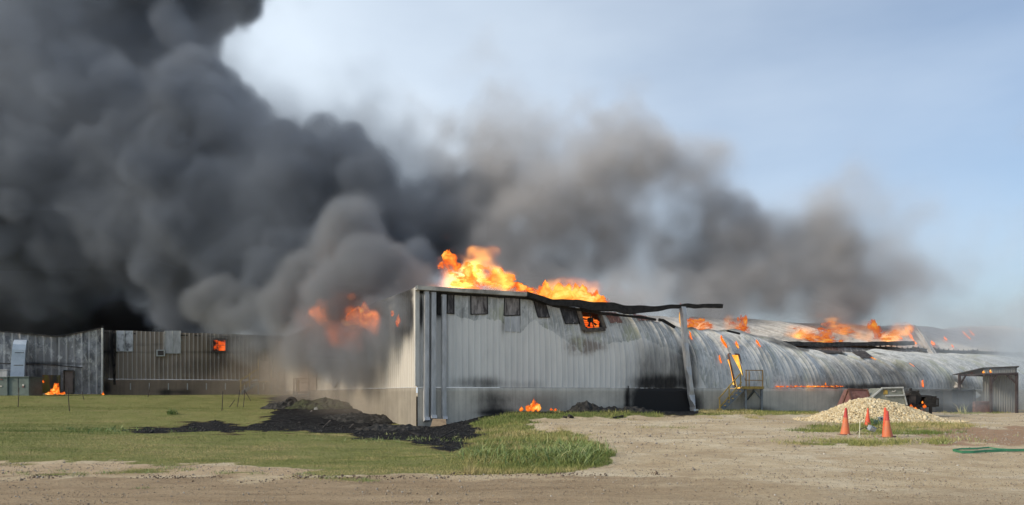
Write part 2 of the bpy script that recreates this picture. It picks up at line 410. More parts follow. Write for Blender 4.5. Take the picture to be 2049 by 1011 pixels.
char = g.mix(g.ramp(g.noise(5, 6, .7), .5, .75), (.010, .010, .011), (.075, .073, .075))
c = g.mix(g.ramp(g.attr('red'), .2, .8, 0, .85), gravel, red)
c = g.mix(g.ramp(g.math('MULTIPLY', g.attr('track'), g.ramp(n2, .3, .6, .5, 1.1)), .1, .9, 0, .6), c, (.40, .29, .175))
c = g.mix(g.ramp(g.math('ADD', g.attr('road'), g.math('MULTIPLY', g.math('SUBTRACT', n2, .5), .7)), .1, .95), c, road)
c = g.mix(g.ramp(g.attr('sand'), .2, .8, 0, .8), c, soil)
c = g.mix(g.ramp(g.math('ADD', g.attr('grass'), g.math('MULTIPLY', g.math('SUBTRACT', n2, .5), .9)), .35, .6), c, grass)
c = g.mix(g.ramp(g.attr('char'), .02, .35, 0, .8), c, (.085, .06, .028))
c = g.mix(g.ramp(g.math('ADD', g.attr('char'), g.math('MULTIPLY', g.math('SUBTRACT', n2, .5), .6)), .35, .6), c, char)
g.t.links.new(c, g.b.inputs['Base Color']); g.put(g.b.inputs['Roughness'], .95); g.put(g.b.inputs['Specular IOR Level'], .15)
g.bump(g.math('ADD', g.math('MULTIPLY', n2, .6), g.math('MULTIPLY', n3, .4)), .9, .07)
px_, py_ = proj(XX, np.maximum(YY, .5), ZZ)
sand_ = np.clip(ell(px_, py_, [(100, 938, 260, 12, 1), (350, 942, 200, 11, 1), (560, 944, 120, 9, .8), (1250, 935, 120, 14, .4)]), 0, 1) * (YY > 8)
V = np.stack([XX, YY, ZZ], -1).reshape(-1, 3)
ground = np_mesh('ground', V, Fq, g.m, None, {'grass': g_.ravel(), 'char': c_.ravel(), 'road': r_.ravel(), 'red': d_.ravel(), 'sand': sand_.ravel(), 'track': trk.ravel()}, smooth=True)
tag(ground, kind='structure')
# ------------------------------------------------------------------ the front warehouse
C0 = Vector(((835 - CX) / F * 32.6, 32.6, 0)); U = Vector((.8944, .4472, 0)); NR = Vector((.4472, -.8944, 0))
VL = Vector((-.4472, .8944, 0)); NL = Vector((-.8944, -.4472, 0))
def s_of(px, back=0.0):
    """distance along the right wall whose point projects to photo column px"""
    k = (px - CX) / F; o = C0 - NR * back
    return (k * o.y - o.x) / (U.x - k * U.y)
TOPX = [(700, 576), (835, 579), (1055, 590), (1100, 602), (1200, 618), (1250, 624), (1290, 632), (1304, 643), (1318, 645), (1326, 640), (1345, 652), (1365, 656), (1385, 657), (1440, 663), (1465, 660), (1490, 668), (1520, 674), (1560, 690), (1600, 700), (1640, 704), (1700, 703), (1760, 700), (1850, 705), (2049, 716), (2600, 735)]
LEAN = [(835, 0), (1060, 0), (1120, .15), (1250, .5), (1330, .8), (1400, 1.1), (1560, 2.2), (1700, 2.8), (2049, 3.4), (2500, 3.5)]
SHEAR = [(835, 0), (1060, .05), (1130, .5), (1300, .75), (1360, .35), (1420, .55), (1500, 1.0), (1600, 1.6), (1750, 2.2), (2049, 2.6), (2500, 2.6)]
_sx = lambda T: (np.array([s_of(p) for p, _ in T]), np.array([v for _, v in T]))
_ls, _lv = _sx(LEAN); _ss, _sv = _sx(SHEAR)
_tx = np.array([p for p, _ in TOPX]); _tv = np.array([v for _, v in TOPX])
ZB = 1.84
def wall_pt(s, t, out=0.0):
    """point of the right wall, s metres from the corner, t 0..1 up the sheet (arrays)"""
    s = np.asarray(s, float); t = np.asarray(t, float)
    lean = np.interp(s, _ls, _lv); shear = np.interp(s, _ss, _sv)
    sp = s - shear; bx = C0.x + U.x * sp - NR.x * lean; by = C0.y + U.y * sp - NR.y * lean
    pxt = CX + F * bx / by
    zt = EYE + (HY - np.interp(pxt, _tx, _tv)) * by / F
    zt = zt + np.clip((s - 15) / 2, 0, 1) * .16 * fnoise(s * .9, 0 * s, 29, 3)
    bend = np.clip(lean / 2.5, 0, 1)
    bend = bend * np.interp(s, [0, s_of(1330), s_of(1450)], [0, .15, 1]); tz = t * (1 - bend) + np.sin(t * 1.35) / math.sin(1.35) * bend
    ex = np.interp(s, [0, s_of(1330), s_of(1430), 99], [4.0, 3.4, 2.0, 2.0]); lt = t ** ex; st = t ** np.minimum(ex, 3.2)
    z = ZB + (zt - ZB) * tz
    buck = np.clip((s - 7) / 8, 0, 1) * np.clip(t, 0, 1) * (.10 * fnoise(s * .55, t * 2.2, 3, 3) + .05 * fnoise(s * 1.7, t * 3, 9, 3)) + np.clip((s - 14) / 4, 0, 1) * .20 * t * fnoise(s * .8, t * 1.3, 19, 4)
    pan = np.floor(s / .915).astype(int); hs = np.sin(pan * 12.9898) * 43758.5453; hs = hs - np.floor(hs) - .5; fs_ = s / .915 - pan
    lap = np.clip((s - 8) / 7, 0, 1) * np.clip(t * 1.6, 0, 1) * (hs * .30 + (fs_ - .5) * np.sin(pan * 3.7) * .22) + np.clip((s - 12) / 5, 0, 1) * np.clip(t * 2, 0, 1) * .05 * fnoise(s * 2.2, t * 6, 37, 3)
    o = out + buck * 2.0 + lap
    x = C0.x + U.x * (s - shear * st) - NR.x * (lean * lt - o); y = C0.y + U.y * (s - shear * st) - NR.y * (lean * lt - o)
    return x, y, z
def rib_s(s0, s1, pitch):
    k = np.arange(math.floor(s0 / pitch), math.ceil(s1 / pitch) + 1)[:, None] * pitch
    off = np.array([0, .62, .72, .84, .94])[None] * pitch
    h = np.broadcast_to(np.array([0, 0, 1., 1., 0])[None], (k.shape[0], 5))
    s = (k + off).ravel(); h = h.ravel(); m = (s >= s0) & (s <= s1)
    return s[m], h[m]
def sheet(name, fn, s, h, t, mat_, parent, depth=.032, attrs=None, hole=None):
    """ribbed metal sheet; fn(s,t,out) -> x,y,z ; attrs(px,py,s,t) -> dict"""
    S, T = np.meshgrid(s, t, indexing='ij'); H = np.broadcast_to(h[:, None], S.shape)
    flat = np.interp(S, [0, 14, 19], [1, 1, .55]) if fn is wall_pt else 1.0; x, y, z = fn(S, T, H * depth * flat)
    V = np.stack([x, y, z], -1).reshape(-1, 3)
    n, m = S.shape; idx = np.arange(n * m).reshape(n, m)
    Fq = np.stack([idx[:-1, :-1], idx[1:, :-1], idx[1:, 1:], idx[:-1, 1:]], -1).reshape(-1, 4)
    px, py = proj(x, y, z)
    if hole is not None:
        c = V[Fq].mean(1); hx, hy = proj(c[:, 0], c[:, 1], c[:, 2])
        keep = ~hole(hx, hy); Fq = Fq[keep]
    A_ = attrs(px, py, S, T) if attrs else {}
    A_['rib'] = H * (np.where(np.round(S / .305 - .4).astype(int) % 3 == 0, 1.3, .8) if fn is wall_pt else 1)  # weight of the painted rib highlight, stronger on every third rib
    return np_mesh(name, V, Fq, mat_, parent, {k: np.broadcast_to(v, S.shape).ravel() for k, v in A_.items()})

WH = empty('warehouse', (C0.x, C0.y, .05), 'burning pale metal warehouse on concrete, its long wall buckled towards the right', 'warehouse')
PAINT = siding_mat('siding_paint', (.70, .69, .655), (.60, .595, .57), (.34, .35, .34), (.58, .585, .57), green=(.42, .43, .28))
PAINTL = siding_mat('siding_cream', (.56, .52, .45), (.48, .44, .38))
CONC = concrete_mat('concrete', (.58, .54, .46), (.45, .42, .36))
SOOT_R = [(958, 768, 60, 16, .55), (950, 720, 50, 50, .15), (1318, 735, 74, 62, .60), (1325, 770, 75, 18, .5), (1385, 740, 12, 60, .4), (880, 605, 12, 30, 1.3), (842, 622, 5, 45, 1.0), (872, 650, 10, 60, .3),
          (1060, 770, 60, 12, .3), (1030, 655, 20, 20, .25), (1005, 650, 5, 30, .5), (925, 620, 6, 30, .5), (1140, 600, 60, 10, .5), (1370, 700, 14, 80, .3),
          (1700, 748, 70, 42, .42), (1790, 755, 55, 40, .45), (1620, 765, 60, 18, .3), (1740, 776, 90, 8, .6), (1850, 745, 60, 30, .35), (1560, 730, 60, 40, .18)]
BROWN_R = [(1165, 700, 42, 14, .85), (1190, 690, 40, 10, .6), (1150, 680, 40, 12, .4)]
PEELX = [(835, 560), (889, 600), (905, 632), (940, 640), (1000, 640), (1040, 668), (1070, 640), (1100, 660), (1130, 680), (1170, 708), (1210, 690), (1290, 678), (1345, 700), (1385, 720), (1420, 790), (2600, 800)]
def attr_right(px, py, S, T):
    pl = np.interp(px, [p for p, _ in PEELX], [v for _, v in PEELX])
    peel = np.clip((pl - py) / 26 + .5, 0, 1) * .95
    topd = np.interp(px, _tx, _tv)
    soot = ell(px, py, SOOT_R) + np.clip(1 - (py - topd) / 6, 0, 1) * .6 * (px < 1620)
    return {'soot': soot, 'peel': peel, 'brown': ell(px, py, BROWN_R)}
P_FAN = [(1157, 623), (1194, 623), (1206, 657), (1168, 659)]
P_DOOR = [(1456, 709), (1477, 709), (1492, 776), (1470, 776)]
P_GASH = [(1374, 768), (1386, 768), (1384, 745), (1376, 750)]
def hole_right(px, py):
    return in_poly(px, py, P_FAN) | in_poly(px, py, P_DOOR)
s, h = rib_s(0, s_of(2500), .305)
t = np.linspace(0, 1, 46)
sheet('wall_siding', wall_pt, s, h, t, PAINT, WH, .046, attr_right, hole_right)
# left face
LLEN = 32.3
def left_pt(s, t, out=0.0):
    s = np.asarray(s, float); t = np.asarray(t, float); zb = 1.84 - .08 * s / LLEN
    o = out + .04 * fnoise(s * .6, t * 2, 61, 3) * np.clip(s / 6, 0, 1)
    return C0.x + VL.x * s + NL.x * o, C0.y + VL.y * s + NL.y * o, zb + (6.2 - zb) * t + 0 * o
def attr_left(px, py, S, T):
    soot = ell(px, py, [(812, 620, 20, 60, .8), (750, 640, 70, 60, .95), (640, 690, 80, 50, .7), (690, 720, 60, 22, .35), (600, 700, 60, 30, .5)]) + .25 * (T > .9)
    return {'soot': soot, 'peel': np.clip(ell(px, py, [(660, 745, 22, 28, .8)]), 0, 1), 'brown': ell(px, py, [(700, 760, 120, 40, .15)])}
s, h = rib_s(0, LLEN, .305)
sheet('end_wall_siding', left_pt, s, h, np.linspace(0, 1, 30), PAINTL, WH, .034, attr_left)
# concrete base
def found(name, P0, D, NN, L, zt0, zt1, parent, attrs, mat_, zb=-.6, out=.0, ds=.25, zbf=None):
    s = np.arange(0, L + ds, ds); t = np.linspace(0, 1, 14)
    S, T = np.meshgrid(s, t, indexing='ij')
    zt = zt0 + (zt1 - zt0) * S / L
    z = zb + (zt - zb) * T
    x = P0.x + D.x * S + NN.x * out; y = P0.y + D.y * S + NN.y * out
    V = np.stack([x, y, z], -1).reshape(-1, 3); n, m = S.shape; idx = np.arange(n * m).reshape(n, m)
    Fq = np.stack([idx[:-1, :-1], idx[1:, :-1], idx[1:, 1:], idx[:-1, 1:]], -1).reshape(-1, 4)
    # top ledge
    V2 = V.reshape(n, m, 3)[:, -1].copy(); V2[:, 0] -= NN.x * .3; V2[:, 1] -= NN.y * .3
    Fq2 = np.stack([idx[:-1, -1], idx[1:, -1], n * m + np.arange(1, n), n * m + np.arange(n - 1)], -1)
    px, py = proj(x, y, z); A_ = attrs(px, py)
    A_ = {k: np.concatenate([v.ravel(), v[:, -1]]) for k, v in A_.items()}
    return np_mesh(name, np.concatenate([V, V2]), np.concatenate([Fq, Fq2]), mat_, parent, A_)
SOOT_F = [(985, 802, 40, 32, .62), (1050, 802, 50, 18, .25), (1000, 828, 50, 10, .6), (1322, 800, 68, 60, 1.2), (1345, 815, 60, 30, .8), (900, 800, 30, 40, .15), (1200, 822, 90, 8, .5), (1255, 800, 4, 30, .5), (1720, 800, 90, 40, .5), (1850, 800, 120, 40, .7), (1520, 822, 40, 12, .6)]
found('foundation', C0, U, NR, s_of(2500), 1.83, 1.83, WH, lambda px, py: {'soot': ell(px, py, SOOT_F), 'brown': ell(px, py, [(1090, 810, 50, 25, .8), (930, 830, 50, 16, .3)])}, CONC, out=.05)
found('end_foundation', C0, VL, NL, LLEN, 1.83, 1.75, WH, lambda px, py: {'soot': ell(px, py, [(700, 840, 60, 14, .5), (620, 800, 40, 20, .5)]), 'brown': ell(px, py, [(760, 820, 120, 30, .12)])},
      concrete_mat('concrete_warm', (.33, .295, .24), (.26, .23, .185)), out=.05)
# trims
b = MB(); b.box(C0 + NR * .05 + NL * .05 + Vector((0, 0, 4.02)) , (.20, .20, 4.28), Matrix.Rotation(math.atan2(U.y, U.x), 3, 'Z')); b.build('corner_trim', M['white'], WH, bevel=.01)
# gutter: clean stretch, then charred stretch drooping and running past the wall on its post
def gut_pts(L, back=0.0, out=.28):
    r = []
    for px, py in L:
        s0 = s_of(px, -out + back); p = C0 + U * s0 + NR * (out - back)
        p.z = EYE + (HY - py) * p.y / F; r.append(p)
    return r
def gutter(name, pts, wdt, hgt, mat_, wob=0.0, hs=None):
    b = MB(); prof = [(-wdt / 2, -hgt / 2), (wdt / 2, -hgt / 2), (wdt / 2 + .03, hgt / 2), (wdt / 2 - .03, hgt / 2), (wdt / 2 - .04, -hgt / 2 + .04), (-wdt / 2 + .03, -hgt / 2 + .04), (-wdt / 2 + .02, hgt / 2 + .02), (-wdt / 2, hgt / 2 + .02)]
    vs = []; 
    for i, p in enumerate(pts):
        for a, c_ in prof:
            c_ = c_ * (hs[i] if hs is not None else 1)
            q = p + NR * a + Vector((0, 0, c_)) + Vector((0, 0, wob * mnoise.noise(p * 1.3 + Vector((a, 0, c_)))))
            vs.append(q)
    n = len(prof)
    fs = [(i * n + k, i * n + (k + 1) % n, (i + 1) * n + (k + 1) % n, (i + 1) * n + k) for i in range(len(pts) - 1) for k in range(n)]
    fs += [tuple(range(n)), tuple(range((len(pts) - 1) * n, len(pts) * n))[::-1]]
    b.add(vs, fs); return b.build(name, mat_, WH)
def dense(L, n):
    xs_ = np.linspace(L[0][0], L[-1][0], n); return [(x, float(np.interp(x, [p for p, _ in L], [v for _, v in L]))) for x in xs_]
gutter('gutter', gut_pts(dense([(833, 576), (1056, 590)], 14)), .24, .17, M['gutter'])
tag(gutter('gutter', gut_pts(dense([(1052, 589), (1068, 593), (1100, 603), (1180, 611), (1250, 619), (1300, 620), (1330, 616), (1366, 612), (1443, 614)], 40), 0.0), .26, .19, M['char'], .10, np.interp(np.linspace(1052, 1443, 40), [1052, 1110, 1200, 1290, 1330, 1366, 1443], [1, 1.4, 2.1, 1.8, 1.0, .9, 1.1])), 'charred drooping gutter running past the wall')
# soffit strip under gutter
b = MB()
L_ = dense([(838, 584), (1056, 596), (1110, 612), (1200, 627), (1290, 636), (1312, 640)], 40)
pts = gut_pts(L_, 0, .07)
for i in range(len(pts) - 1): b.bar(pts[i], pts[i + 1], .08, .10 + .06 * random.random())
b.build('eave_trim', M['char'], WH)
# broken piece of eave above right end
b = MB()
pts = gut_pts([(1318, 640), (1326, 641), (1338, 648), (1350, 655)], .6, .07)
for i in range(len(pts) - 1): b.bar(pts[i], pts[i + 1], .1, .14)
b.build('eave_trim', M['char'], WH); b = MB()
pts = gut_pts([(1455, 662), (1468, 665), (1480, 668)], 1.0, .07)
for i in range(len(pts) - 1): b.bar(pts[i], pts[i + 1], .1, .10)
b.build('eave_trim', M['char'], WH)
# downspouts
def spout(top, bot, wdt, label=None, out=.17, mids=(), crump=0.0, m=None):
    P = []
    for px, py in [top] + list(mids) + [bot]:
        s0 = s_of(px, -out); p = C0 + U * s0 + NR * out; p.z = EYE + (HY - py) * p.y / F; P.append(p)
    b = MB(); n = 26; ring = [(-1, -1), (-.3, -1), (.3, -1), (1, -1), (1, 1), (-1, 1)]; vs = []
    L = [0]; 
    for i in range(1, len(P)): L.append(L[-1] + (P[i] - P[i - 1]).length)
    for j in range(n + 1):
        d = L[-1] * j / n; i = max(k for k in range(len(P)) if L[k] <= d + 1e-6); i = min(i, len(P) - 2)
        f = (d - L[i]) / (L[i + 1] - L[i]); p = P[i].lerp(P[i + 1], f)
        cr = crump * mnoise.noise(p * 2.2) * (1 + 2 * (j > n * .8))
        for a, c_ in ring: vs.append(p + U * (a * wdt / 2 * (1 + cr)) + NR * (-c_ * wdt * .42 * (1 - cr) + (0.012 if abs(a) < .5 else 0)))
    k = len(ring)
    fs = [(i * k + q, i * k + (q + 1) % k, (i + 1) * k + (q + 1) % k, (i + 1) * k + q) for i in range(n) for q in range(k)] + [tuple(range(k)), tuple(range(n * k, n * k + k))[::-1]]
    b.add(vs, fs)
    e = P[-1]; b.box(e + NR * .10 + Vector((0, 0, -.03)), (wdt * 1.15, wdt * 1.1, .14), Matrix.Rotation(math.atan2(U.y, U.x), 3, 'Z') @ Matrix.Rotation(R(-20), 3, 'X'))
    o = b.build('downspout', m or M['galv'], WH)
    if label: o['label'] = label
    return o
spout((853, 583), (852, 838), .21); spout((867, 585), (866, 834), .21); spout((888, 590), (888, 836), .19)
spout((1366, 614), (1387, 822), .26, 'leaning crumpled downspout standing clear of the wall', .35, [(1371, 690), (1379, 760)], .5)
b = MB(); b.bar(gut_pts([(1361, 618)])[0], gut_pts([(1363, 668)])[0], .06); 
# translucent panels under the eave
PAN = mat('charred_panel', (.02, .018, .018), (.16, .145, .14), .6, scale=3.5, stretch=(1.5, 1.5, .5), c3=(.05, .045, .045))
PANL = mat('scorched_panel', (.05, .04, .038), (.34, .31, .29), .6, scale=4, stretch=(1.5, 1.5, .4), c3=(.20, .18, .17))
PANP = mat('pink_panel', (.32, .18, .15), (.48, .29, .25), .6, scale=4, stretch=(2.5, 2.5, .3), c3=(.2, .11, .09))
def t_of(s, py):
    tt = np.linspace(0, 1, 200); x, y, z = wall_pt(np.full(200, s), tt); q = proj(x, y, z)[1]
    return float(np.interp(-py, -q, tt))
def sp_of(px, py):
    """wall (s,t) showing at a photo pixel"""
    S, T = np.meshgrid(np.linspace(0, 34, 700), np.linspace(0, 1, 90), indexing='ij'); x, y, z = wall_pt(S, T); a, c_ = proj(x, y, z)
    i = np.argmin((a - px) ** 2 + (c_ - py) ** 2); return S.ravel()[i], T.ravel()[i]
def wall_panel(name, x0, y0, x1, y1, sk, m, parent=WH, out=.05, edge=True, rag=0.0):
    """x0,x1 along the top; y0..y1; sk = how far the bottom is shifted right"""
    a = sp_of(x0, y0); c_ = sp_of(x1, y0); d = sp_of(x0 + sk, y1); e = sp_of(x1 + sk, y1)
    nu, nv = 9, 9; vs = []
    for k in (0, 1):
        for i in range(nu):
            for j in range(nv):
                u, v_ = i / (nu - 1), j / (nv - 1)
                s_ = (a[0] * (1 - u) + c_[0] * u) * (1 - v_) + (d[0] * (1 - u) + e[0] * u) * v_
                t_ = (a[1] * (1 - u) + c_[1] * u) * (1 - v_) + (d[1] * (1 - u) + e[1] * u) * v_
                if j == nv - 1: t_ += rag * random.uniform(-1, 1)
                x, y, z = wall_pt(s_, t_, out + (.0 if k else -.03)); vs.append((float(x), float(y), float(z)))
    I = lambda k, i, j: k * nu * nv + i * nv + j
    fs = [(I(1, i, j), I(1, i + 1, j), I(1, i + 1, j + 1), I(1, i, j + 1)) for i in range(nu - 1) for j in range(nv - 1)]
    fs += [(I(0, i, 0), I(0, i + 1, 0), I(1, i + 1, 0), I(1, i, 0)) for i in range(nu - 1)] + [(I(0, i, nv - 1), I(0, i + 1, nv - 1), I(1, i + 1, nv - 1), I(1, i, nv - 1)) for i in range(nu - 1)]
    fs += [(I(0, 0, j), I(0, 0, j + 1), I(1, 0, j + 1), I(1, 0, j)) for j in range(nv - 1)] + [(I(0, nu - 1, j), I(0, nu - 1, j + 1), I(1, nu - 1, j + 1), I(1, nu - 1, j)) for j in range(nv - 1)]
    b = MB(); b.add(vs, fs); o = b.build(name, m, parent)
    if edge:
        q = MB(); c = [Vector(vs[I(1, i, j)]) for i, j in ((0, 0), (nu - 1, 0), (nu - 1, nv - 1), (0, nv - 1))]
        for i in range(4):
            if i != 0: q.bar(c[i], c[(i + 1) % 4], .05, .03)
        q.build('window_edge', M['char'], o)
    return o
wall_panel('window', 875, 587, 890, 629, 0, M['char'], rag=.02, edge=False)['label'] = 'black panel put in for the dark gap between the downspouts'  # no window here: black sheet added for the dark gap between pipes
wall_panel('window', 894, 587, 908, 627, 0, PAN)
wall_panel('window', 942, 590, 975, 629, 0, PANL)
wall_panel('window', 1008, 596, 1039, 632, 0, PANL)
wall_panel('window', 1067, 604, 1090, 636, 9, PAN)
wall_panel('window', 1119, 614, 1149, 646, 11, PAN, rag=.01)
wall_panel('window', 1208, 625, 1231, 646, 13, PANP, rag=.01, edge=False)['label'] = 'window panel scorched pink'
wall_panel('window', 1266, 628, 1292, 643, 13, PANP, rag=.01, edge=False)['label'] = 'window panel scorched pink'
wall_panel('patch', 1009, 634, 1039, 664, 0, M['galv'], out=.045, edge=False)
# exhaust fan with fire behind it
fan_c = [sp_of(*p) for p in ((1154, 621), (1194, 621), (1207, 659), (1166, 661))]
fc = [Vector([float(q) for q in wall_pt(s_, t_, .14)]) for s_, t_ in fan_c]
fan = MB()
for i in range(4): fan.bar(fc[i], fc[(i + 1) % 4], .13, .2)
FR = mat('fan_frame', (.12, .10, .08), (.05, .04, .035), .7, scale=6)
fano = fan.build('exhaust_fan', FR, WH); fano['label'] = 'square exhaust fan glowing with the fire behind its louvres'
fm = sum(fc, Vector()) / 4; ex = (fc[1] - fc[0]) * .5; ey = (fc[0] - fc[3]) * .5
b = MB(); b.bar(fc[0].lerp(fc[1], .5), fc[3].lerp(fc[2], .5), .055, .05)
for i in range(11):
    f = (i + .7) / 11.5; b.bar(fc[0].lerp(fc[3], f) , fc[1].lerp(fc[2], f), .016, .02)
b.build('grille', M['char'], fano)
b = MB()
for k in range(5):
    a = k * 2 * math.pi / 5 + .35; d = ex * math.cos(a) + ey * math.sin(a); e = ex * math.cos(a + .22) + ey * math.sin(a + .22)
    b.prism([fm - NR * .12, fm + d * .72 - NR * .16, fm + e * .72 - NR * .06], NR * -.01)
b.tube([fm - NR * .02, fm - NR * .2], .13, 10); b.build('fan_blade', M['char'], fano)
# melted-in dark shroud corners: a ring round the blades
b = MB(); pr = []
for k in range(24):
    a = 2 * math.pi * k / 24; pr.append(fm - NR * .05 + (ex * math.cos(a) + ey * math.sin(a)) * .97)
for k in range(24):
    a = 2 * math.pi * k / 24; m_ = max(abs(math.cos(a)), abs(math.sin(a)))
    pr.append(fm - NR * .05 + (ex * math.cos(a) + ey * math.sin(a)) / m_)
b.add(pr, [(k, (k + 1) % 24, 24 + (k + 1) % 24, 24 + k) for k in range(24)]); b.build('shroud', M['char'], fano)
# door with fire, leaf hanging askew
dq = [Vector([float(q) for q in wall_pt(*sp_of(*p), .06)]) for p in ((1456, 709), (1477, 709), (1491, 772), (1470, 775))]
b = MB()
for i in range(4):
    if i != 2: b.bar(dq[i], dq[(i + 1) % 4], .07, .08)
dfr = b.build('door', M['rust'], WH); dfr['label'] = 'open doorway full of flame with its pale leaf hanging askew'
b = MB(); b.prism([dq[0] + NR * .0, dq[0].lerp(dq[1], .22), dq[1].lerp(dq[2], .86), dq[2] + NR * .1, dq[3] + NR * .1], NR * .04); b.build('door_leaf', M['palegrey'], dfr)
# collapsed roof sheets, upper roof slope beyond the valley
def back_pt(px, py, back):
    k = (px - CX) / F; o = C0 - NR * back; s0 = (k * o.y - o.x) / (U.x - k * U.y); p = o + U * s0; p.z = EYE + (HY - py) * p.y / F; return p
LOWE = [(1340, 668), (1380, 672), (1450, 684), (1520, 690), (1700, 691), (1850, 697), (2049, 708), (2500, 716)]
RIDG = [(1340, 640), (1380, 639), (1410, 638), (1440, 642), (1500, 648), (1570, 650), (1640, 652), (1700, 655), (1800, 656), (1870, 668), (1900, 663), (1950, 660), (2049, 662), (2500, 666)]
def roof_pt(s, t, out=0.0):
    s = np.asarray(s, float); t = np.asarray(t, float)
    def line(T, back):
        o = C0 - NR * back; x = o.x + U.x * s; y = o.y + U.y * s; px = CX + F * x / y
        return x, y, EYE + (HY - np.interp(px, [p for p, _ in T], [v for _, v in T])) * y / F
    x0, y0, z0 = line(LOWE, 5.5); x1, y1, z1 = line(RIDG, 15.0)
    tz = np.sin(np.clip(t, 0, 1) * 1.45) / math.sin(1.45)
    wv = .35 * fnoise(s * .35, t * 2.2, 71, 4) * np.sin(np.clip(t, 0, 1) * math.pi) + .12 * fnoise(s * 1.3, t * 4, 73, 3)
    pan = np.floor(s / 1.2).astype(int); hs = np.sin(pan * 78.233) * 43758.5453; hs = hs - np.floor(hs) - .5; wv = wv + .22 * hs * np.sin(np.clip(t, 0, 1) * math.pi)
    sh = -1.6 * t
    z1 = z1 + .30 * fnoise(s * .3, 0 * s, 79, 4)
    z = z0 + (z1 - z0) * tz + wv + out * 1.5
    over = np.clip(t - 1, 0, 1)
    x = x0 + (x1 - x0) * t + U.x * sh; y = y0 + (y1 - y0) * t + U.y * sh
    z = z - over * 6
    return x, y, z
ROOFM = siding_mat('roof_sheet', (.46, .44, .40), (.54, .51, .47), (.36, .35, .33), (.56, .54, .50), green=(.40, .36, .30), metal=.05)
s, h = rib_s(s_of(1330, 5.5), s_of(2400, 5.5), .6)
sheet('roof', roof_pt, s, h, np.concatenate([np.linspace(0, 1, 26), [1.3, 1.9]]), ROOFM, WH, .07,
      lambda px, py, S, T: {'soot': ell(px, py, [(1600, 676, 90, 16, .5), (1480, 665, 40, 18, .3), (1700, 670, 60, 20, .3)]) , 'peel': np.full(px.shape, .45), 'brown': ell(px, py, [(1500, 665, 150, 30, .5)])})
# dark burnt valley beam and inner charred sheets that close the gap
b = MB(); L_ = dense([(1500, 683), (1560, 687), (1640, 690), (1760, 688), (1826, 687)], 24); pts = [back_pt(x, y, 4.9) for x, y in L_]
for i in range(len(pts) - 1): b.bar(pts[i], pts[i + 1], .35, .22 + .1 * random.random())
b.build('valley_gutter', M['charmetal'], WH)
b = MB(); L_ = dense([(1838, 700), (1900, 704), (2049, 708), (2300, 712)], 16); pts = [back_pt(x, y, 4.9) for x, y in L_]
for i in range(len(pts) - 1): b.bar(pts[i], pts[i + 1], .3, .2)
b.build('valley_gutter', M['charmetal'], WH)
def inner_pt(s, t, out=0.0):
    s = np.asarray(s, float); t = np.asarray(t, float)
    x0, y0, z0 = wall_pt(s, np.ones_like(s)); o = C0 - NR * 5.6; x1 = o.x + U.x * s; y1 = o.y + U.y * s
    pxs = CX + F * x1 / y1; z1 = EYE + (HY - np.interp(pxs, [p for p, _ in LOWE], [v for _, v in LOWE])) * y1 / F
    z1 = np.where(pxs < 1340, 3.6, z1)
    z = z0 + (z1 - z0) * t - np.sin(t * math.pi) * (.55 + .4 * fnoise(s * .7, t * 2, 83, 3)) - .15
    return x0 + (x1 - x0) * t, y0 + (y1 - y0) * t, z
s, h = rib_s(.3, s_of(2400, 5.5), .6)
sheet('collapsed_roof', inner_pt, s, h, np.linspace(0, 1, 14), siding_mat('burnt_roof', (.22, .22, .22), (.3, .3, .3), (.10, .10, .10), (.30, .29, .28), metal=.2), WH, .06,
      lambda px, py, S, T: {'soot': np.where(px < 1330, 1.0, ell(px, py, [(1600, 692, 80, 10, .9), (1480, 675, 60, 10, .6), (1800, 695, 90, 8, .8)])), 'peel': np.full(px.shape, .8), 'brown': np.zeros(px.shape)})
# far roof over the left-hand part, hidden in smoke
b = MB(); zr = 5.6
pA = C0 - NR * 5.6 + U * .3; pB = C0 - NR * 40 - NL * .3; pC = pB + U * 25; pD = C0 - NR * 5.6 + U * 20
for p, z_ in ((pA, 3.6), (pD, 3.6), (pC, 4.6), (pB, 5.0)): p.z = z_
b.prism([pA, pD, pC, pB], (0, 0, -.15)); b.build('roof_deck', M['charmetal'], WH)
# loose flap and holes in the valley roof
fl = [((1700, 700), (1728, 697), (1742, 712), (1722, 716)), ((1742, 694), (1768, 692), (1776, 703), (1752, 705)), ((1780, 697), (1806, 694), (1800, 706), (1792, 710)), ((1845, 702), (1905, 707), (1915, 716), (1880, 722)), ((1630, 699), (1670, 697), (1688, 704), (1650, 706))]
for q in fl:
    b = MB(); P = []
    for x, y in q:
        s_, t_ = sp_of(x, y + 3); p = Vector([float(v_) for v_ in wall_pt(s_, min(t_, 1), .12)]); P.append(p + Vector((0, 0, .04)))
    b.prism(P, NR * .04); b.build('torn_flap', M['charmetal'], WH)
# fallen rake trim leaning across the roof
b = MB(); A1 = back_pt(1831, 657, 9.0); A2 = back_pt(1862, 700, 4.6); A3 = back_pt(1918, 778, -.25)
prev = None
for i in range(14):
    f = i / 13; p = A1.lerp(A2, f * 2) if f < .5 else A2.lerp(A3, f * 2 - 1); p = p + Vector((0, 0, .12 * math.sin(f * 7)))
    if prev is not None: b.bar(prev, p, .55, .07, up=tuple(NR)); b.bar(prev + U * .25, p + U * .25, .06, .22, up=tuple(NR)); b.bar(prev - U * .25, p - U * .25, .06, .22, up=tuple(NR))
    prev = p
o = b.build('fallen_trim', mat('fallen_trim_paint', (.42, .40, .37), (.52, .50, .47), .55, scale=3), None)
tag(o, 'long pale metal channel fallen across the roof and leaning to the ground', 'roof trim')
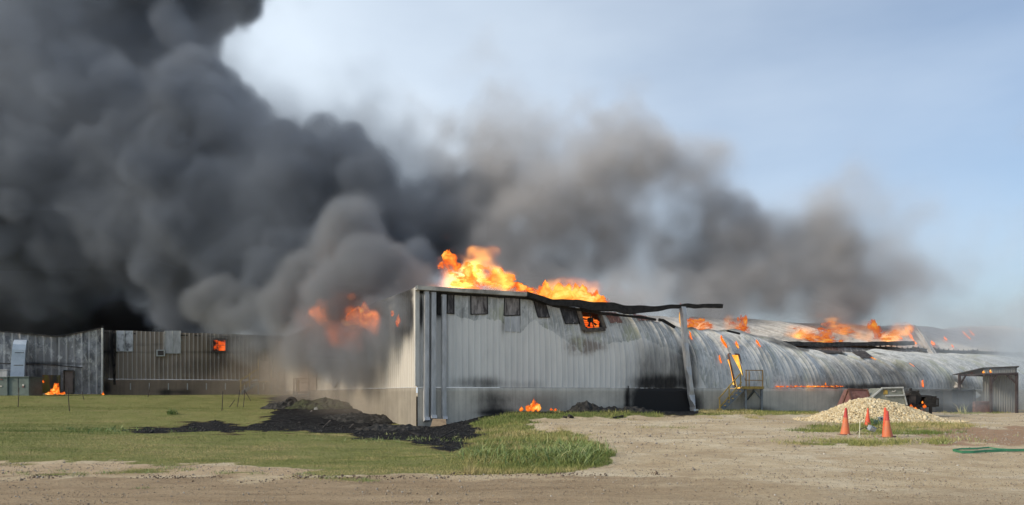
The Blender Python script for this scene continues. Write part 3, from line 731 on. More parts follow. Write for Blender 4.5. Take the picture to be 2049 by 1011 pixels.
# ------------------------------------------------------------------ rear wing (brown in the smoke)
I0 = C0 + VL * LLEN; UW = -U; NW = NR
def k_s(px, o, D):
    k = (px - CX) / F; return (k * o.y - o.x) / (D.x - k * D.y)
RW = empty('rear_wing', (I0.x, I0.y, 1.4), 'brown sooty metal wing on a concrete base, half hidden behind the smoke', 'building')
def wing_pt(s, t, out=0.0):
    s = np.asarray(s, float); t = np.asarray(t, float)
    o = out + .05 * fnoise(s * .5, t * 2, 91, 3) + .05 * np.sin((s * 1.2 - t * 2.2) * 5) * np.clip(fnoise(s * .4, t * 2, 93, 2) + .1, 0, 1)
    z = 2.62 + (6.25 + .03 * fnoise(s * .8, 0 * s, 95) - 2.62) * t
    return I0.x + UW.x * s + NW.x * o, I0.y + UW.y * s + NW.y * o, z
BR = siding_mat('siding_brown', (.25, .205, .165), (.31, .26, .21), (.20, .20, .20), (.40, .39, .37), green=(.25, .22, .17), metal=.2)
WL = k_s(204, I0, UW)
s, h = rib_s(0, WL, .305)
sheet('wing_siding', wing_pt, s, h, np.linspace(0, 1, 28), BR, RW, .03,
      lambda px, py, S, T: {'soot': ell(px, py, [(215, 700, 14, 80, .6), (228, 690, 3, 60, .8), (440, 690, 50, 40, .4), (300, 690, 60, 3, .3), (350, 705, 200, 3, .3), (420, 735, 120, 20, .35)]) + .1,
                           'peel': ell(px, py, [(290, 690, 60, 25, .25), (350, 680, 22, 30, .6), (440, 710, 30, 20, .4)]), 'brown': ell(px, py, [(480, 740, 100, 60, .5)])})
found('wing_foundation', I0, UW, NW, WL, 2.61, 2.61, RW, lambda px, py: {'soot': ell(px, py, [(330, 785, 20, 8, .7), (370, 785, 25, 8, .6), (215, 775, 10, 20, .7)]) , 'brown': ell(px, py, [(350, 775, 300, 30, .6)])},
      concrete_mat('concrete_brown', (.33, .26, .19), (.25, .20, .145)), zb=.6, out=.05)
def wing_at(px, py, out=0.0):
    s_ = k_s(px, I0 + NW * out, UW); p = I0 + NW * out + UW * s_; p.z = EYE + (HY - py) * p.y / F; return p
def wing_quad(name, x0, y0, x1, y1, m, parent, out=.07, th=.05):
    b = MB(); b.prism([wing_at(x0, y0, out), wing_at(x1, y0, out), wing_at(x1, y1, out), wing_at(x0, y1, out)], NW * -th); return b.build(name, m, parent)
WPAN = mat('bleached_panel', (.70, .70, .72), (.14, .14, .15), .5, scale=1.6, stretch=(1.5, 1.5, .8), c3=(.60, .61, .63))
for (x0, y0, x1, y1, lb, mm_) in ((233, 662, 266, 703, 'bleached white double window panel', WPAN), (330, 662, 361, 707, 'grey bleached window panel', M['galv'])):
    o = wing_quad('window', x0, y0, x1, y1, mm_, RW); o['label'] = lb
    b = MB(); 
    for xx in (x0, (x0 + x1) / 2, x1): b.bar(wing_at(xx, y0, .1), wing_at(xx, y1, .1), .04, .04)
    b.bar(wing_at(x0, y1, .1), wing_at(x1, y1, .1), .05, .05); b.build('window_frame', M['palegrey'], o)
FIREWIN = None
o = wing_quad('air_conditioner', 313, 700, 330, 713, M['palegrey'], RW, .4, .38)
b = MB()
b.prism([wing_at(315.5, 702, .41), wing_at(327.5, 702, .41), wing_at(327.5, 711, .41), wing_at(315.5, 711, .41)], NW * -.02); b.build('grille', M['charmetal'], o)
b = MB()
for x in (229,): b.bar(wing_at(x, 664, .12), wing_at(x, 770, .12), .12, .1)
o = b.build('downspout', M['charmetal'], RW)
b = MB(); b.bar(wing_at(555, 672, .12), wing_at(555, 785, .12), .25, .1); b.bar(wing_at(546, 672, .12), wing_at(546, 785, .12), .12, .1); b.build('downspout', M['door'], RW)
o = wing_quad('door', 520, 722, 538, 765, M['doorpale'], RW, .1); o['label'] = 'pale dented door at the top of the yellow steps'
b = MB()
for x0, x1, y0, y1 in ((519, 520.2, 721, 765), (538, 539.2, 721, 765), (519, 539, 720, 722)): b.prism([wing_at(x0, y0, .13), wing_at(x1, y0, .13), wing_at(x1, y1, .13), wing_at(x0, y1, .13)], NW * -.08)
b.build('door_frame', M['door'], o)
for i in range(8):
    b = MB(); x = 260 + i * 38; b.prism([wing_at(x, 767, .07), wing_at(x + 2, 767, .07), wing_at(x + 2, 780, .07), wing_at(x, 780, .07)], NW * -.01); b.build('white_stain', M['palegrey'], RW)
b = MB(); b.prism([I0 + UW * .3 + Vector((0, 0, 6.1)), I0 + UW * WL + Vector((0, 0, 6.1)), I0 + UW * WL - NW * 20 + Vector((0, 0, 5.0)), I0 + UW * .3 - NW * 20 + Vector((0, 0, 5.0))], (0, 0, -.1)); b.build('roof', M['charmetal'], RW)
# ------------------------------------------------------------------ leftmost building
O2 = wing_at(205, 786, 2.0); O2.z = 0; E2 = UW
GB = empty('metal_building', (O2.x, O2.y, 1.45), 'buckled grey galvanised metal building with a sagging eave and brown door', 'building')
TOPG = [(-900, 660), (-300, 660), (0, 664), (60, 669), (110, 674), (128, 673), (150, 668), (185, 661), (205, 656.5)]
def g_pt(s, t, out=0.0):
    s = np.asarray(s, float); t = np.asarray(t, float)
    fold = np.clip(1 - s / 7, 0, 1) * t
    pan = np.floor(s / .92).astype(int); hs = np.sin(pan * 12.9898) * 43758.5453; hs = hs - np.floor(hs) - .5; out = out + t * (.12 * hs + (s / .92 - pan - .5) * .10 * np.sin(pan * 2.3))
    o = out + .10 * fnoise(s * .5, t * 2.5, 101, 4) + fold * .28 * np.abs(np.sin(s * 1.7 + t * .4)) * 1.0 + fold * .12 * fnoise(s * 2, t * 5, 103, 3) + .10 * t * fnoise(s * 1.4, t * 3, 107, 3)
    x = O2.x + E2.x * s; y = O2.y + E2.y * s; px = CX + F * x / y
    zt = EYE + (HY - np.interp(px, [p for p, _ in TOPG], [v for _, v in TOPG])) * y / F
    zb = 1.50 + 0 * s
    return x + NW.x * o, y + NW.y * o, zb + (zt - zb) * t
GREY = siding_mat('siding_galv', (.22, .22, .23), (.30, .30, .31), (.15, .155, .17), (.44, .44, .45), green=(.27, .26, .24), metal=.3)
def attr_g(px, py, S, T):
    soot = ell(px, py, [(100, 740, 50, 30, .45), (40, 728, 200, 3, .4), (70, 700, 20, 40, .2), (180, 760, 30, 25, .3), (112, 680, 6, 16, .5), (167, 672, 3, 25, .6), (75, 765, 14, 30, .5)])
    return {'soot': soot, 'peel': .45 + .3 * fnoise(S * .8, T * 4, 111, 4) + ell(px, py, [(100, 735, 80, 3, .6), (190, 720, 20, 60, .2)]), 'brown': np.zeros(px.shape)}
s, h = rib_s(0, 34, .46)
GSID = sheet('siding', g_pt, s, h, np.linspace(0, 1, 34), GREY, GB, .035, attr_g)
def g_at(px, py, out=0.0):
    o = O2 + NW * out; s_ = k_s(px, o, E2); p = o + E2 * s_; p.z = EYE + (HY - py) * p.y / F; return p
def g_quad(name, x0, y0, x1, y1, m, parent, out=.15, th=.08):
    b = MB(); b.prism([g_at(x0, y0, out), g_at(x1, y0, out), g_at(x1, y1, out), g_at(x0, y1, out)], NW * -th); return b.build(name, m, parent)
b = MB(); b.prism([O2 + NW * .12 + Vector((0, 0, 1.45)), O2 + NW * .12 + Vector((0, 0, 6.42)), O2 - NW * 12 + Vector((0, 0, 6.3)), O2 - NW * 12 + Vector((0, 0, 1.45))], E2 * .05); b.build('end_wall', M['charmetal'], GB)
b = MB(); b.bar(g_at(205, 657, .35), g_at(204.5, 788, .2), .12, .12); b.build('corner_trim', M['palegrey'], GB)
b = MB(); P = [g_at(x, y - .6, .2) for x, y in dense([(-300, 660), (0, 664), (60, 669), (110, 674), (128, 673), (150, 668), (185, 661), (205, 656.5)], 40)]
for i in range(len(P) - 1): b.bar(P[i], P[i + 1], .14, .08)
b.build('eave_trim', M['charmetal'], GB)
o = g_quad('door', 128, 743, 147, 787, M['door'], GB, .32, .1)
b = MB(); b.bar(g_at(127.5, 742, .36), g_at(127.5, 787, .36), .08, .1); b.bar(g_at(147.5, 742, .36), g_at(147.5, 787, .36), .08, .1); b.bar(g_at(127, 742, .36), g_at(148, 742, .36), .1, .1); b.build('door_frame', M['charmetal'], o)
# yellow scorch
g2 = NG('yellow_scorch'); cc = g2.mix(g2.ramp(g2.noise(2.0, 6, .7, (1, 1, .3)), .4, .6), (.16, .14, .02), (.20, .075, .02)); cc = g2.mix(g2.ramp(g2.noise(1.2, 5, .6, (1.3, 1.3, .4)), .42, .62), cc, (.05, .045, .04))
g2.t.links.new(cc, g2.b.inputs['Base Color']); g2.put(g2.b.inputs['Roughness'], .7)
def scorch(s, t, out=0.0):
    x, y, z = g_pt(s, t, out + .02); return x, y, z
s0, s1 = k_s(124, O2, E2), k_s(83, O2, E2); s, h = rib_s(s0, s1, .46)
sheet('scorch_mark', scorch, s, h, np.linspace(.02, .33, 12), g2.m, GB, .035, None, lambda a, c_: (fnoise(a * .35, c_ * .06, 5, 3) * 14 + c_) < 749)
# duct with elbow
b = MB(); dw = .62
P = [(g_at(35.5, 757, .75), .8), (g_at(37, 722, .75), .78), (g_at(39, 700, .75), .76), (g_at(40, 694, .70), .76), (g_at(41, 690, .5), .74), (g_at(42, 688.5, .1), .72)]
rings = []
for i, (p, wd) in enumerate(P):
    a = [0, 0, 0, .5, 1.1, 1.5][i]; n_ = NW * math.cos(a) + Vector((0, 0, 1)) * math.sin(a)
    rings.append([p - E2 * wd * .5 + n_ * .3, p + E2 * wd * .5 + n_ * .3, p + E2 * wd * .5 - n_ * .3, p - E2 * wd * .5 - n_ * .3])
vs = [v_ for r_ in rings for v_ in r_]; fs = [(i * 4 + k, i * 4 + (k + 1) % 4, (i + 1) * 4 + (k + 1) % 4, (i + 1) * 4 + k) for i in range(len(P) - 1) for k in range(4)]
b.add(vs, fs); dct = b.build('duct', M['duct'], GB)
for py, xa, xb in ((706, 29.5, 48), (731, 27.5, 46.5)):
    b = MB(); a = g_at(xa, py, 1.06); c_ = g_at(xb, py, 1.06); b.bar(a, c_, .03, .035); b.build('duct_flange', M['charmetal'], dct)
b = MB(); P = [g_at(x, y, .3) for x, y in ((-200, 725), (0, 727), (60, 729), (110, 731), (165, 736))]; b.tube(P, .04, 6); b.build('conduit', M['charmetal'], GB)
b = MB(); P = [O2 + NW * .0 + E2 * .3, O2 + E2 * 34, O2 + E2 * 34 - NW * 14, O2 + E2 * .3 - NW * 14]; 
for p, z_ in zip(P, (5.2, 5.2, 5.0, 5.0)): p.z = z_
b.prism(P, (0, 0, -.1)); b.build('roof', M['charmetal'], GB)
# ------------------------------------------------------------------ steel stairs at the right-hand door
def stair_right():
    Y = 40.0; root = empty('staircase', at(1480, 823, Y), 'steel stairs with a yellow handrail climbing to a landing under the burning door', 'staircase')
    ax = U; inn = -NR
    def W(px, py, d=0.0):   # point on the outer plane of the stair, d metres towards the wall
        o = C0 + NR * (1.35 - d); s_ = k_s(px, o, U); p = o + U * s_; p.z = EYE + (HY - py) * p.y / F; return p
    for d in (0.0, 1.1): b = MB(); b.bar(W(1441, 822, d), W(1487, 778, d), .05, .24); b.build('stringer', M['steelgrey'], root)
    for i in range(6):
        f = (i + .3) / 6; x = 1440 + 46 * f; y = 821 - 43 * f
        b = MB(); b.bar(W(x - 3, y, 0), W(x - 3, y, 1.1), .27, .045); b.build('step', M['yellow'], root)
    b = MB(); a, c_, d, e = W(1484, 777, 0), W(1527, 777, 0), W(1527, 777, 1.25), W(1484, 777, 1.25)
    z = a.z
    for p in (a, c_, d, e): p.z = z
    b.prism([a, c_, d, e], (0, 0, -.05)); b.build('landing', M['steelgrey'], root)
    b = MB(); b.bar(a + Vector((0, 0, .03)) + NR * .03, c_ + Vector((0, 0, .03)) + NR * .03, .05, .14); b.build('toe_board', M['yellow'], root)
    b = MB()
    for x in (1492, 1524):
        for dd in (.05, 1.15):
            p = W(x, 777, dd); q = p.copy(); p.z = z - .05; q.z = float(gz(q.x, q.y)) - .1; b.bar(p, q, .1, .1); 
    p = W(1508, 780, .05); q = W(1524, 800, .05); b.bar(p, q, .05); p2 = W(1508, 780, 1.1); q2 = W(1493, 803, 1.1); b.bar(p2, q2, .05); b.bar(W(1510, 782, .05), W(1496, 800, 1.15), .05)
    b.build('support_frame', M['steelgrey'], root)
    b = MB()
    for x0, x1, d0, d1 in ((1491, 1526, 0, 0), (1526, 1526, 0, 1.2)):
        for yy in (741, 761):
            p = W(x0, yy, d0); q = W(x1, yy, d1); q.z = p.z; b.bar(p, q, .045)
    for x, d in ((1493, 0), (1499, 1.2), (1526, 0), (1526, 1.2)):
        p = W(x, 741, d); p.z = W(1493, 741, 0).z; q = p.copy(); q.z = z; b.bar(p, q, .045)
    b.build('guardrail', mat('rail_rust', (.24, .15, .07), (.30, .19, .06), .7, scale=6), root)
    b = MB()
    for (x0, y0, x1, y1) in ((1438, 798, 1481, 748), (1440, 815, 1484, 765)): b.bar(W(x0, y0, 0), W(x1, y1, 0), .045)
    for (x, y0, y1) in ((1440, 798, 822), (1459, 775, 802), (1482, 747, 777)): b.bar(W(x, y0, 0), W(x, y1, 0), .05)
    b.build('handrail', M['yellow'], root)
stair_right()
def stair_rear():
    def W(px, py, out): return wing_at(px, py, out)
    root = empty('staircase', wing_at(500, 789, 1.5), 'faded yellow handrail stairs rising to the pale door of the sooty wing', 'staircase')
    z = wing_at(530, 766, .1).z
    b = MB(); P = [W(517, 766, .15), W(543, 766, .15), W(543, 766, 1.5), W(517, 766, 1.5)]
    for p in P: p.z = z
    b.prism(P, (0, 0, -.06)); b.build('landing', M['steelgrey'], root)
    for p in P: b = MB(); q = p.copy(); q.z = float(gz(p.x, p.y)) - .1; b.bar(p, q, .09); b.build('post', M['steelgrey'], root)
    A_ = P[3]; Bt = W(482, 788, 1.5); Bt.z = float(gz(Bt.x, Bt.y)) + .05
    for d in (0, 1.2): b = MB(); b.bar(A_ + NW * -d, Bt + NW * -d, .05, .2); b.build('stringer', M['steelgrey'], root)
    for i in range(6):
        p = A_.lerp(Bt, (i + .7) / 6.5); b = MB(); b.bar(p, p - NW * 1.2, .28, .04); b.build('step', M['steelgrey'], root)
    up = Vector((0, 0, 1)); b = MB()
    for h_ in (.55, 1.05):
        b.bar(A_ + up * h_, Bt + up * h_, .05)
        b.bar(A_ + up * h_ - NW * 1.2, Bt + up * h_ - NW * 1.2, .05); b.bar(A_ + up * h_, P[2] + up * h_, .05) if h_ < .3 else None
    for f in (0, .5, 1): p = A_.lerp(Bt, f); b.bar(p, p + up * 1.05, .05)
    b.bar(P[2], P[2] + up * 1.1, .05); b.bar(P[1], P[1] + up * 1.1, .05); b.bar(P[3], P[3] + up * 1.9, .05); b.bar(P[3] + up * .05, P[2] + up * .05, .05, .1)
    b.bar(P[2] + up * 1.1, P[1] + up * 1.1, .05)
    b.build('handrail', M['yellow'], root)
    b = MB(); q = W(574, 788, 1.9); b.bar(P[2] + NW * .2, q, .09, .05); o = b.build('fallen_pole', M['doorpale'], None); tag(o, 'pale pole leaning down from the rear landing to the ground', 'pole')
stair_rear()
def platform_left():
    def W(px, py, out):
        o = C0 + NL * out; s_ = k_s(px, o, VL); p = o + VL * s_; p.z = EYE + (HY - py) * p.y / F; return p
    root = empty('landing_platform', W(603, 800, .8), 'small rusty railed landing on posts beside the cream end wall', 'platform')
    Y = W(604, 780, .6).y
    def A2(px, py, d=0): return at(px, py, Y + d)
    z = A2(600, 782).z
    b = MB(); b.prism([at(588, 784, Y), at(620, 784, Y), at(620, 784, Y) + Vector((0, 2.0, 0)), at(588, 784, Y) + Vector((0, 2, 0))], (0, 0, -.07)); b.build('landing', M['rust'], root)
    RR = mat('rail_brown', (.20, .10, .06), (.26, .15, .07), .8, scale=6)
    b = MB()
    for py in (758, 766): b.bar(A2(588, py), A2(620, py), .06)
    for px in (588, 593, 618): b.bar(A2(px, 757), A2(px, 784), .06)
    b.build('guardrail', RR, root)
    b = MB(); b.bar(A2(595, 760, .3), A2(598, 784, .3), .12); b.bar(A2(599, 760, .3), A2(596, 784, .3), .06); b.build('gate', M['yellow'], root)
    b = MB()
    for px in (588, 594, 618):
        p = A2(px, 784); q = p.copy(); q.z = float(gz(p.x, p.y)) - .2; b.bar(p, q, .12)
    for py in (790, 795): b.bar(A2(594, py), A2(618, py), .07)
    b.build('support_frame', M['steelgrey'], root)
platform_left()
# pale door and trim on the end wall are parts of the warehouse
def L_at(px, py, out=0.0):
    o = C0 + NL * out; s_ = k_s(px, o, VL); p = o + VL * s_; p.z = EYE + (HY - py) * p.y / F; return p
b = MB(); b.prism([L_at(598, 705, .08), L_at(617, 705, .08), L_at(617, 782, .08), L_at(598, 782, .08)], NL * -.05); o = b.build('door', mat('door_pink', (.42, .32, .27), (.38, .28, .23), .6, scale=2), WH)
b = MB(); b.prism([L_at(619, 715, .09), L_at(632, 715, .09), L_at(632, 781, .09), L_at(619, 781, .09)], NL * -.05); o = b.build('pale_panel', mat('pale_panel', (.50, .40, .33), (.44, .35, .29), .6, scale=2), WH)
b = MB(); b.prism([L_at(662, 748, .10), L_at(675, 746, .10), L_at(680, 760, .10), L_at(668, 776, .10), L_at(664, 775, .10)], NL * -.04); o = b.build('dented_panel', M['galv'], WH)

# ------------------------------------------------------------------ board under the downspouts
def board(name, P, th, m, label, cat):
    b = MB(); n_ = (P[1] - P[0]).cross(P[2] - P[1]).normalized() * th; b.prism(P, n_); o = b.build(name, m, None); return tag(o, label, cat)
p0 = ground_hit(862, 857); Yb = p0.y
board('board', [at(861, 856, Yb), at(893, 853, Yb + .25), at(892, 841, Yb + .7), at(866, 840, Yb + .6)], .05, M['tan'], 'tan wooden board lying against the wall under the downspouts', 'board')

# ------------------------------------------------------------------ traffic cones
g3 = NG('cone_plastic'); zc = g3.t.nodes.new('ShaderNodeSeparateXYZ'); g3.t.links.new(g3.tc.outputs['Object'], zc.inputs[0])
base = g3.mix(g3.ramp(g3.noise(6, 5, .6), .35, .7), (.62, .16, .06), (.50, .17, .09))
top = g3.mix(g3.ramp(g3.noise(9, 5, .6), .35, .7), (.40, .035, .03), (.52, .06, .05))
cc = g3.mix(g3.ramp(g3.math('ADD', zc.outputs[2], g3.math('MULTIPLY', g3.noise(5, 3), .1)), .60, .66), base, top)
cc = g3.mix(g3.ramp(g3.noise(13, 6, .7), .58, .75, 0, .5), cc, (.16, .08, .05))
g3.t.links.new(cc, g3.b.inputs['Base Color']); g3.put(g3.b.inputs['Roughness'], .6)
CONE_R = mat('cone_red', (.72, .085, .035), (.60, .07, .03), .5, scale=5, c3=(.75, .12, .06))
CONE_BASE = mat('cone_base', (.05, .035, .03), (.12, .06, .04), .8, scale=6)
def cone(name, pos, H, rz, tilt, m, label):
    prof = [(.155, .035), (.150, .06), (.138, .12), (.066, .62), (.052, .72), (.034, .88), (.030, .90), (.018, .90), (.018, .86)]
    n = 28; b = MB(); vs = []
    for r_, z in prof:
        for k in range(n): a = 2 * math.pi * k / n; vs.append((r_ * math.cos(a), r_ * math.sin(a), z))
    b.add(vs, [(i * n + k, i * n + (k + 1) % n, (i + 1) * n + (k + 1) % n, (i + 1) * n + k) for i in range(len(prof) - 1) for k in range(n)])
    e = empty(name, (0, 0, 0), label, 'traffic cone', 'traffic cones round the junction boxes')
    o = b.build('cone_body', m, e, smooth=True)
    b = MB(); b.box((0, 0, .018), (.36, .36, .035)); o2 = b.build('cone_base', CONE_BASE, e, bevel=.008)
    for q in (o, o2): q.matrix_parent_inverse = Matrix.Identity(4)
    e.location = pos; e.scale = (H / .9,) * 3; e.rotation_euler = (R(tilt[0]), R(tilt[1]), R(rz))
    return e
def cone_at(px, py, top, *a):
    p = ground_hit(px, py); H = (py - top) * p.y / F; return cone('traffic_cone', p - Vector((0, 0, .02)), H, *a)
cone_at(1691, 870, 815, 10, (0, 2), g3.m, 'faded orange cone with a dark red tip, left of the white stake')
cone_at(1736, 852, 816, 30, (2, -1), CONE_R, 'small bright red cone beside the rock pile, behind the tilted box')
pc = ground_hit(1775, 876)
cone('traffic_cone', on_ground(1776, pc.y + .42) - Vector((0, 0, .02)), 60 * (pc.y + .42) / F, 5, (0, -5), CONE_R, 'bright red cone half hidden behind a faded orange one')
cone('traffic_cone', pc - Vector((0, 0, .02)), 55 * pc.y / F, 20, (0, 1), g3.m, 'faded orange cone with a dark red tip, in front of a bright red cone')
# white stake
p = ground_hit(1719, 878); q = at(1721, 841, p.y); b = MB(); b.tube([p - Vector((0, 0, .1)), q], .014, 6); tag(b.build('marker_stake', mat('stake_white', (.55, .55, .40), (.62, .62, .5), .6), None), 'thin pale marker stake between the cones', 'stake')
# junction boxes
BOXM = mat('box_grey', (.30, .34, .38), (.20, .23, .27), .5, .2, scale=8)
p = ground_hit(1744, 868); e = empty('junction_box', p, 'tilted grey electrical box lying in the grass between the cones', 'junction box')
rot = Euler((R(20), R(16), R(25))).to_matrix(); b = MB(); b.box(p + Vector((0, 0, .17)), (.25, .16, .17), rot); b.build('box_body', BOXM, e, bevel=.012)
b = MB(); b.box(p + Vector((0, 0, .17)) + rot @ Vector((.01, -.088, 0)), (.20, .012, .12), rot); b.box(p + Vector((0, 0, .17)) + rot @ Vector((-.03, -.1, .02)), (.04, .02, .05), rot); b.build('cover_plate', M['galv'], e, bevel=.003)
b = MB()
for sx, ln in ((-1, .5), (1, .42)):
    q0 = p + Vector((sx * .1, 0, .15)); b.tube([q0, q0 + Vector((sx * .14, -.02, .05)), q0 + Vector((sx * .28, -.03, .0)), q0 + Vector((sx * ln * .8, -.05, -.14))], .012, 6)
b.build('cable', M['char'], e)
p = ground_hit(1762, 850); e = empty('junction_box', p, 'upright grey electrical box on thin legs at the foot of the rock pile', 'junction box')
sc = p.y / F
b = MB(); b.box(p + Vector((0, 0, 11.5 * sc)), (9 * sc, .12, 8 * sc)); b.build('box_body', BOXM, e, bevel=.01)
b = MB(); b.box(p + Vector((0, -.068, 12 * sc)), (3 * sc, .012, 3 * sc)); b.build('cover_plate', M['char'], e)
for sx in (-2, 2): b = MB(); b.bar(p + Vector((sx * sc, 0, -.05)), p + Vector((sx * sc, 0, 8 * sc)), .02); b.build('leg', M['galv'], e)
p = ground_hit(1752, 851); e = empty('junction_box', p, 'blue grey box on a short post half hidden by a leafy weed', 'junction box')
b = MB(); b.box(p + Vector((0, 0, 6 * sc)), (7 * sc, .1, 9 * sc)); b.build('box_body', mat('box_blue', (.18, .23, .28), (.25, .3, .35), .5), e, bevel=.01)
b = MB(); b.bar(p - Vector((0, 0, .05)), p + Vector((0, 0, 3 * sc)), .04); b.build('post', M['galv'], e)

# ------------------------------------------------------------------ hoppers, burnt trailer, containers behind the pile
def gzat(px, Y): return on_ground(px, Y)
Y = 37.5
def A3(px, py, d=0.0): return at(px, py, Y + d)
e = empty('hopper', on_ground(1718, Y), 'maroon sloped steel hopper poking up behind the rock pile', 'hopper')
zg = on_ground(1718, Y).z - .05
b = MB()
tl, tr, br, bl = A3(1697, 779), A3(1735, 780), A3(1753, 822), A3(1713, 822)
gl = A3(1676, 822, .9); bk1, bk2 = tl + Vector((.05, .55, 0)), tr + Vector((.05, .55, 0)); bb1, bb2 = gl + Vector((.1, .9, 0)), A3(1758, 822, 1.6)
for v_ in (br, bl, gl, bb1, bb2): v_.z = zg
b.add([tl, tr, br, bl, gl, bk1, bk2, bb1, bb2], [(0, 1, 2, 3), (0, 3, 4), (0, 4, 7, 5), (5, 7, 8, 6), (1, 6, 8, 2), (0, 5, 6, 1), (2, 8, 7, 4, 3)])
b.build('hopper_shell', M['maroon'], e)
b = MB()
for i, j in ((tl, tr), (tl, bl), (tl, gl), (tr, br)): b.bar(i + Vector((0, -.02, .01)), j + Vector((0, -.02, .01)), .06, .06)
b.build('rim', M['rust'], e)
# faint sprayed lettering on the sloping plate
cu = bpy.data.curves.new('lettering', 'FONT'); cu.body = 'ZOK'; cu.size = .62; cu.extrude = .004; cu.shear = .2
to = bpy.data.objects.new('lettering', cu); dg = bpy.context.evaluated_depsgraph_get(); col.objects.link(to)
me = bpy.data.meshes.new_from_object(to.evaluated_get(bpy.context.evaluated_depsgraph_get())); bpy.data.objects.remove(to)
xa = (tr - tl).normalized(); ya = (tl - bl).normalized(); na = xa.cross(ya).normalized(); ya = na.cross(xa)
base_p = tl.lerp(bl, .60).lerp(tr.lerp(br, .60), .17) + na * .02
for v_ in me.vertices:
    c_ = v_.co.copy(); v_.co = base_p + xa * c_.x * .75 + ya * c_.y * .9 + na * c_.z
me.materials.clear(); me.materials.append(mat('spray_paint', (.36, .28, .13), (.28, .18, .11), .8, scale=8)); place(bpy.data.objects.new('lettering', me), e)

Y = 37.0
e = empty('skip_bin', on_ground(1785, Y), 'grey green steel skip with sloped end beside the rock pile and burnt trailer', 'skip')
b = MB(); z0 = on_ground(1785, Y).z
F_ = [A3(1745, 796), A3(1766, 777), A3(1806, 776), A3(1808, 790), A3(1815, 811), A3(1780, 813), A3(1745, 806)]
b.prism(F_, (0.1, 1.5, 0)); b.build('bin_body', M['olive'], e)
b = MB(); b.bar(A3(1764, 776.5, -.04), A3(1807, 775.5, -.04), .12, .07); b.bar(A3(1745, 795, -.04), A3(1766, 776.5, -.04), .1, .06); b.bar(A3(1772, 792, -.05), A3(1809, 791, -.05), .08, .07); b.bar(A3(1806, 776, -.04), A3(1815, 811, -.04), .05, .05); b.build('rim', M['palegrey'], e)
b = MB(); b.box(A3(1772, 785, -.02), (.2, .03, .22)); b.build('yellow_sticker', M['yellow'], e)
b = MB(); b.bar(A3(1785, 783, -.02), A3(1789, 784, -.02), .04); b.bar(A3(1789, 784, -.02), A3(1792, 781, -.02), .04); b.build('white_mark', M['white'], e)
for px in (1760, 1800): b = MB(); p = A3(px, 812, .6); q = p.copy(); q.z = z0 - .05; b.bar(p, q, .16, .16); b.build('skid', M['char'], e)

Y = 38.0
e = empty('burnt_trailer', on_ground(1840, Y), 'burnt out black trailer carrying a charred engine, fire under its deck', 'trailer')
zg = on_ground(1840, Y).z
b = MB(); b.bar(A3(1805, 812), A3(1872, 812), .12, .16); b.bar(A3(1805, 812, 1.5), A3(1872, 812, 1.5), .12, .16)
for px in (1812, 1828, 1845, 1860, 1870): b.bar(A3(px, 812), A3(px, 812, 1.5), .1, .08)
b.build('deck_frame', M['char'], e)
for px in (1838, 1862):
    for d in (0, 1.5): b = MB(); p = A3(px, 812, d); q = p.copy(); q.z = zg - .08; b.bar(p, q, .11); b.build('leg', M['char'], e)
b = MB(); c_ = A3(1829, 797, .3); b.tube([c_, c_ + Vector((0, .95, 0))], .38, 22); b.tube([c_ + Vector((0, -.03, 0)), c_ + Vector((0, .04, 0))], .22, 16); dr = b.build('engine_drum', M['char'], e)
b = MB(); b.tube([A3(1822, 783, .5), A3(1822, 777, .5)], .07, 8); b.build('exhaust_stack', M['char'], dr); b = MB(); b.tube([A3(1836, 788, .5), A3(1838, 782, .5)], .05, 8); b.build('exhaust_stack', M['char'], dr)
b = MB(); b.box(A3(1815, 800, .6), (.42, .9, .55)); b.box(A3(1813, 793, .2), (.5, .15, .08)); b.bar(A3(1808, 790, .1), A3(1822, 789, .1), .1, .1); b.bar(A3(1811, 790, .1), A3(1812, 811, .1), .07); b.bar(A3(1820, 790, .1), A3(1820, 811, .1), .07); b.build('engine_block', M['charmetal'], e)
b = MB(); b.box(A3(1855, 802, .6), (.55, .8, .48)); b.prism([A3(1846, 794, .2), A3(1868, 794, .2), A3(1864, 791.5, .4), A3(1852, 790.5, .4)], (0, .6, 0)); b.build('burnt_box', M['char'], e)
b = MB(); b.bar(A3(1868, 797), A3(1877, 798), .06); b.bar(A3(1877, 798), A3(1877, 812), .06); b.bar(A3(1868, 797, 1.4), A3(1877, 798, 1.4), .06); b.bar(A3(1877, 798, 1.4), A3(1877, 812, 1.4), .06); b.bar(A3(1877, 798), A3(1877, 798, 1.4), .06); b.bar(A3(1866, 812), A3(1878, 812), .07, .1); b.build('end_rail', M['char'], e)
for d in (.1, 1.3): b = MB(); c_ = A3(1822, 816, d); b.tube([c_, c_ + Vector((0, .18, 0))], .26, 18); b.build('wheel', M['char'], e)

Y = 44.0
e = empty('dark_container', on_ground(1912, Y), 'dark blue grey steel container half lost in thin blue smoke', 'container')
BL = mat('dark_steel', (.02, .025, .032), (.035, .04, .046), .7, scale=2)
z0 = on_ground(1912, Y).z - .1
def slab(x0, x1, ytop, d, dep, m, name, par):
    b = MB(); a = A3(x0, ytop, d); c_ = A3(x1, ytop, d); a0 = a.copy(); a0.z = z0; c0 = c_.copy(); c0.z = z0; b.prism([a0, a, c_, c0], (0, dep, 0)); return b.build(name, m, par, bevel=.02)
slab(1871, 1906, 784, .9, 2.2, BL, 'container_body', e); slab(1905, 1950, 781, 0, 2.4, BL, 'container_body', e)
b = MB()
for x in (1906, 1950): p = A3(x, 781, -.04); q = p.copy(); q.z = z0; b.bar(p, q, .1)
b.bar(A3(1905, 781, -.04), A3(1950, 781, -.04), .1)
for x in (1917, 1928, 1939): p = A3(x, 783, -.03); q = p.copy(); q.z = z0; b.bar(p, q, .05)
b.build('rib_frame', BL, e)
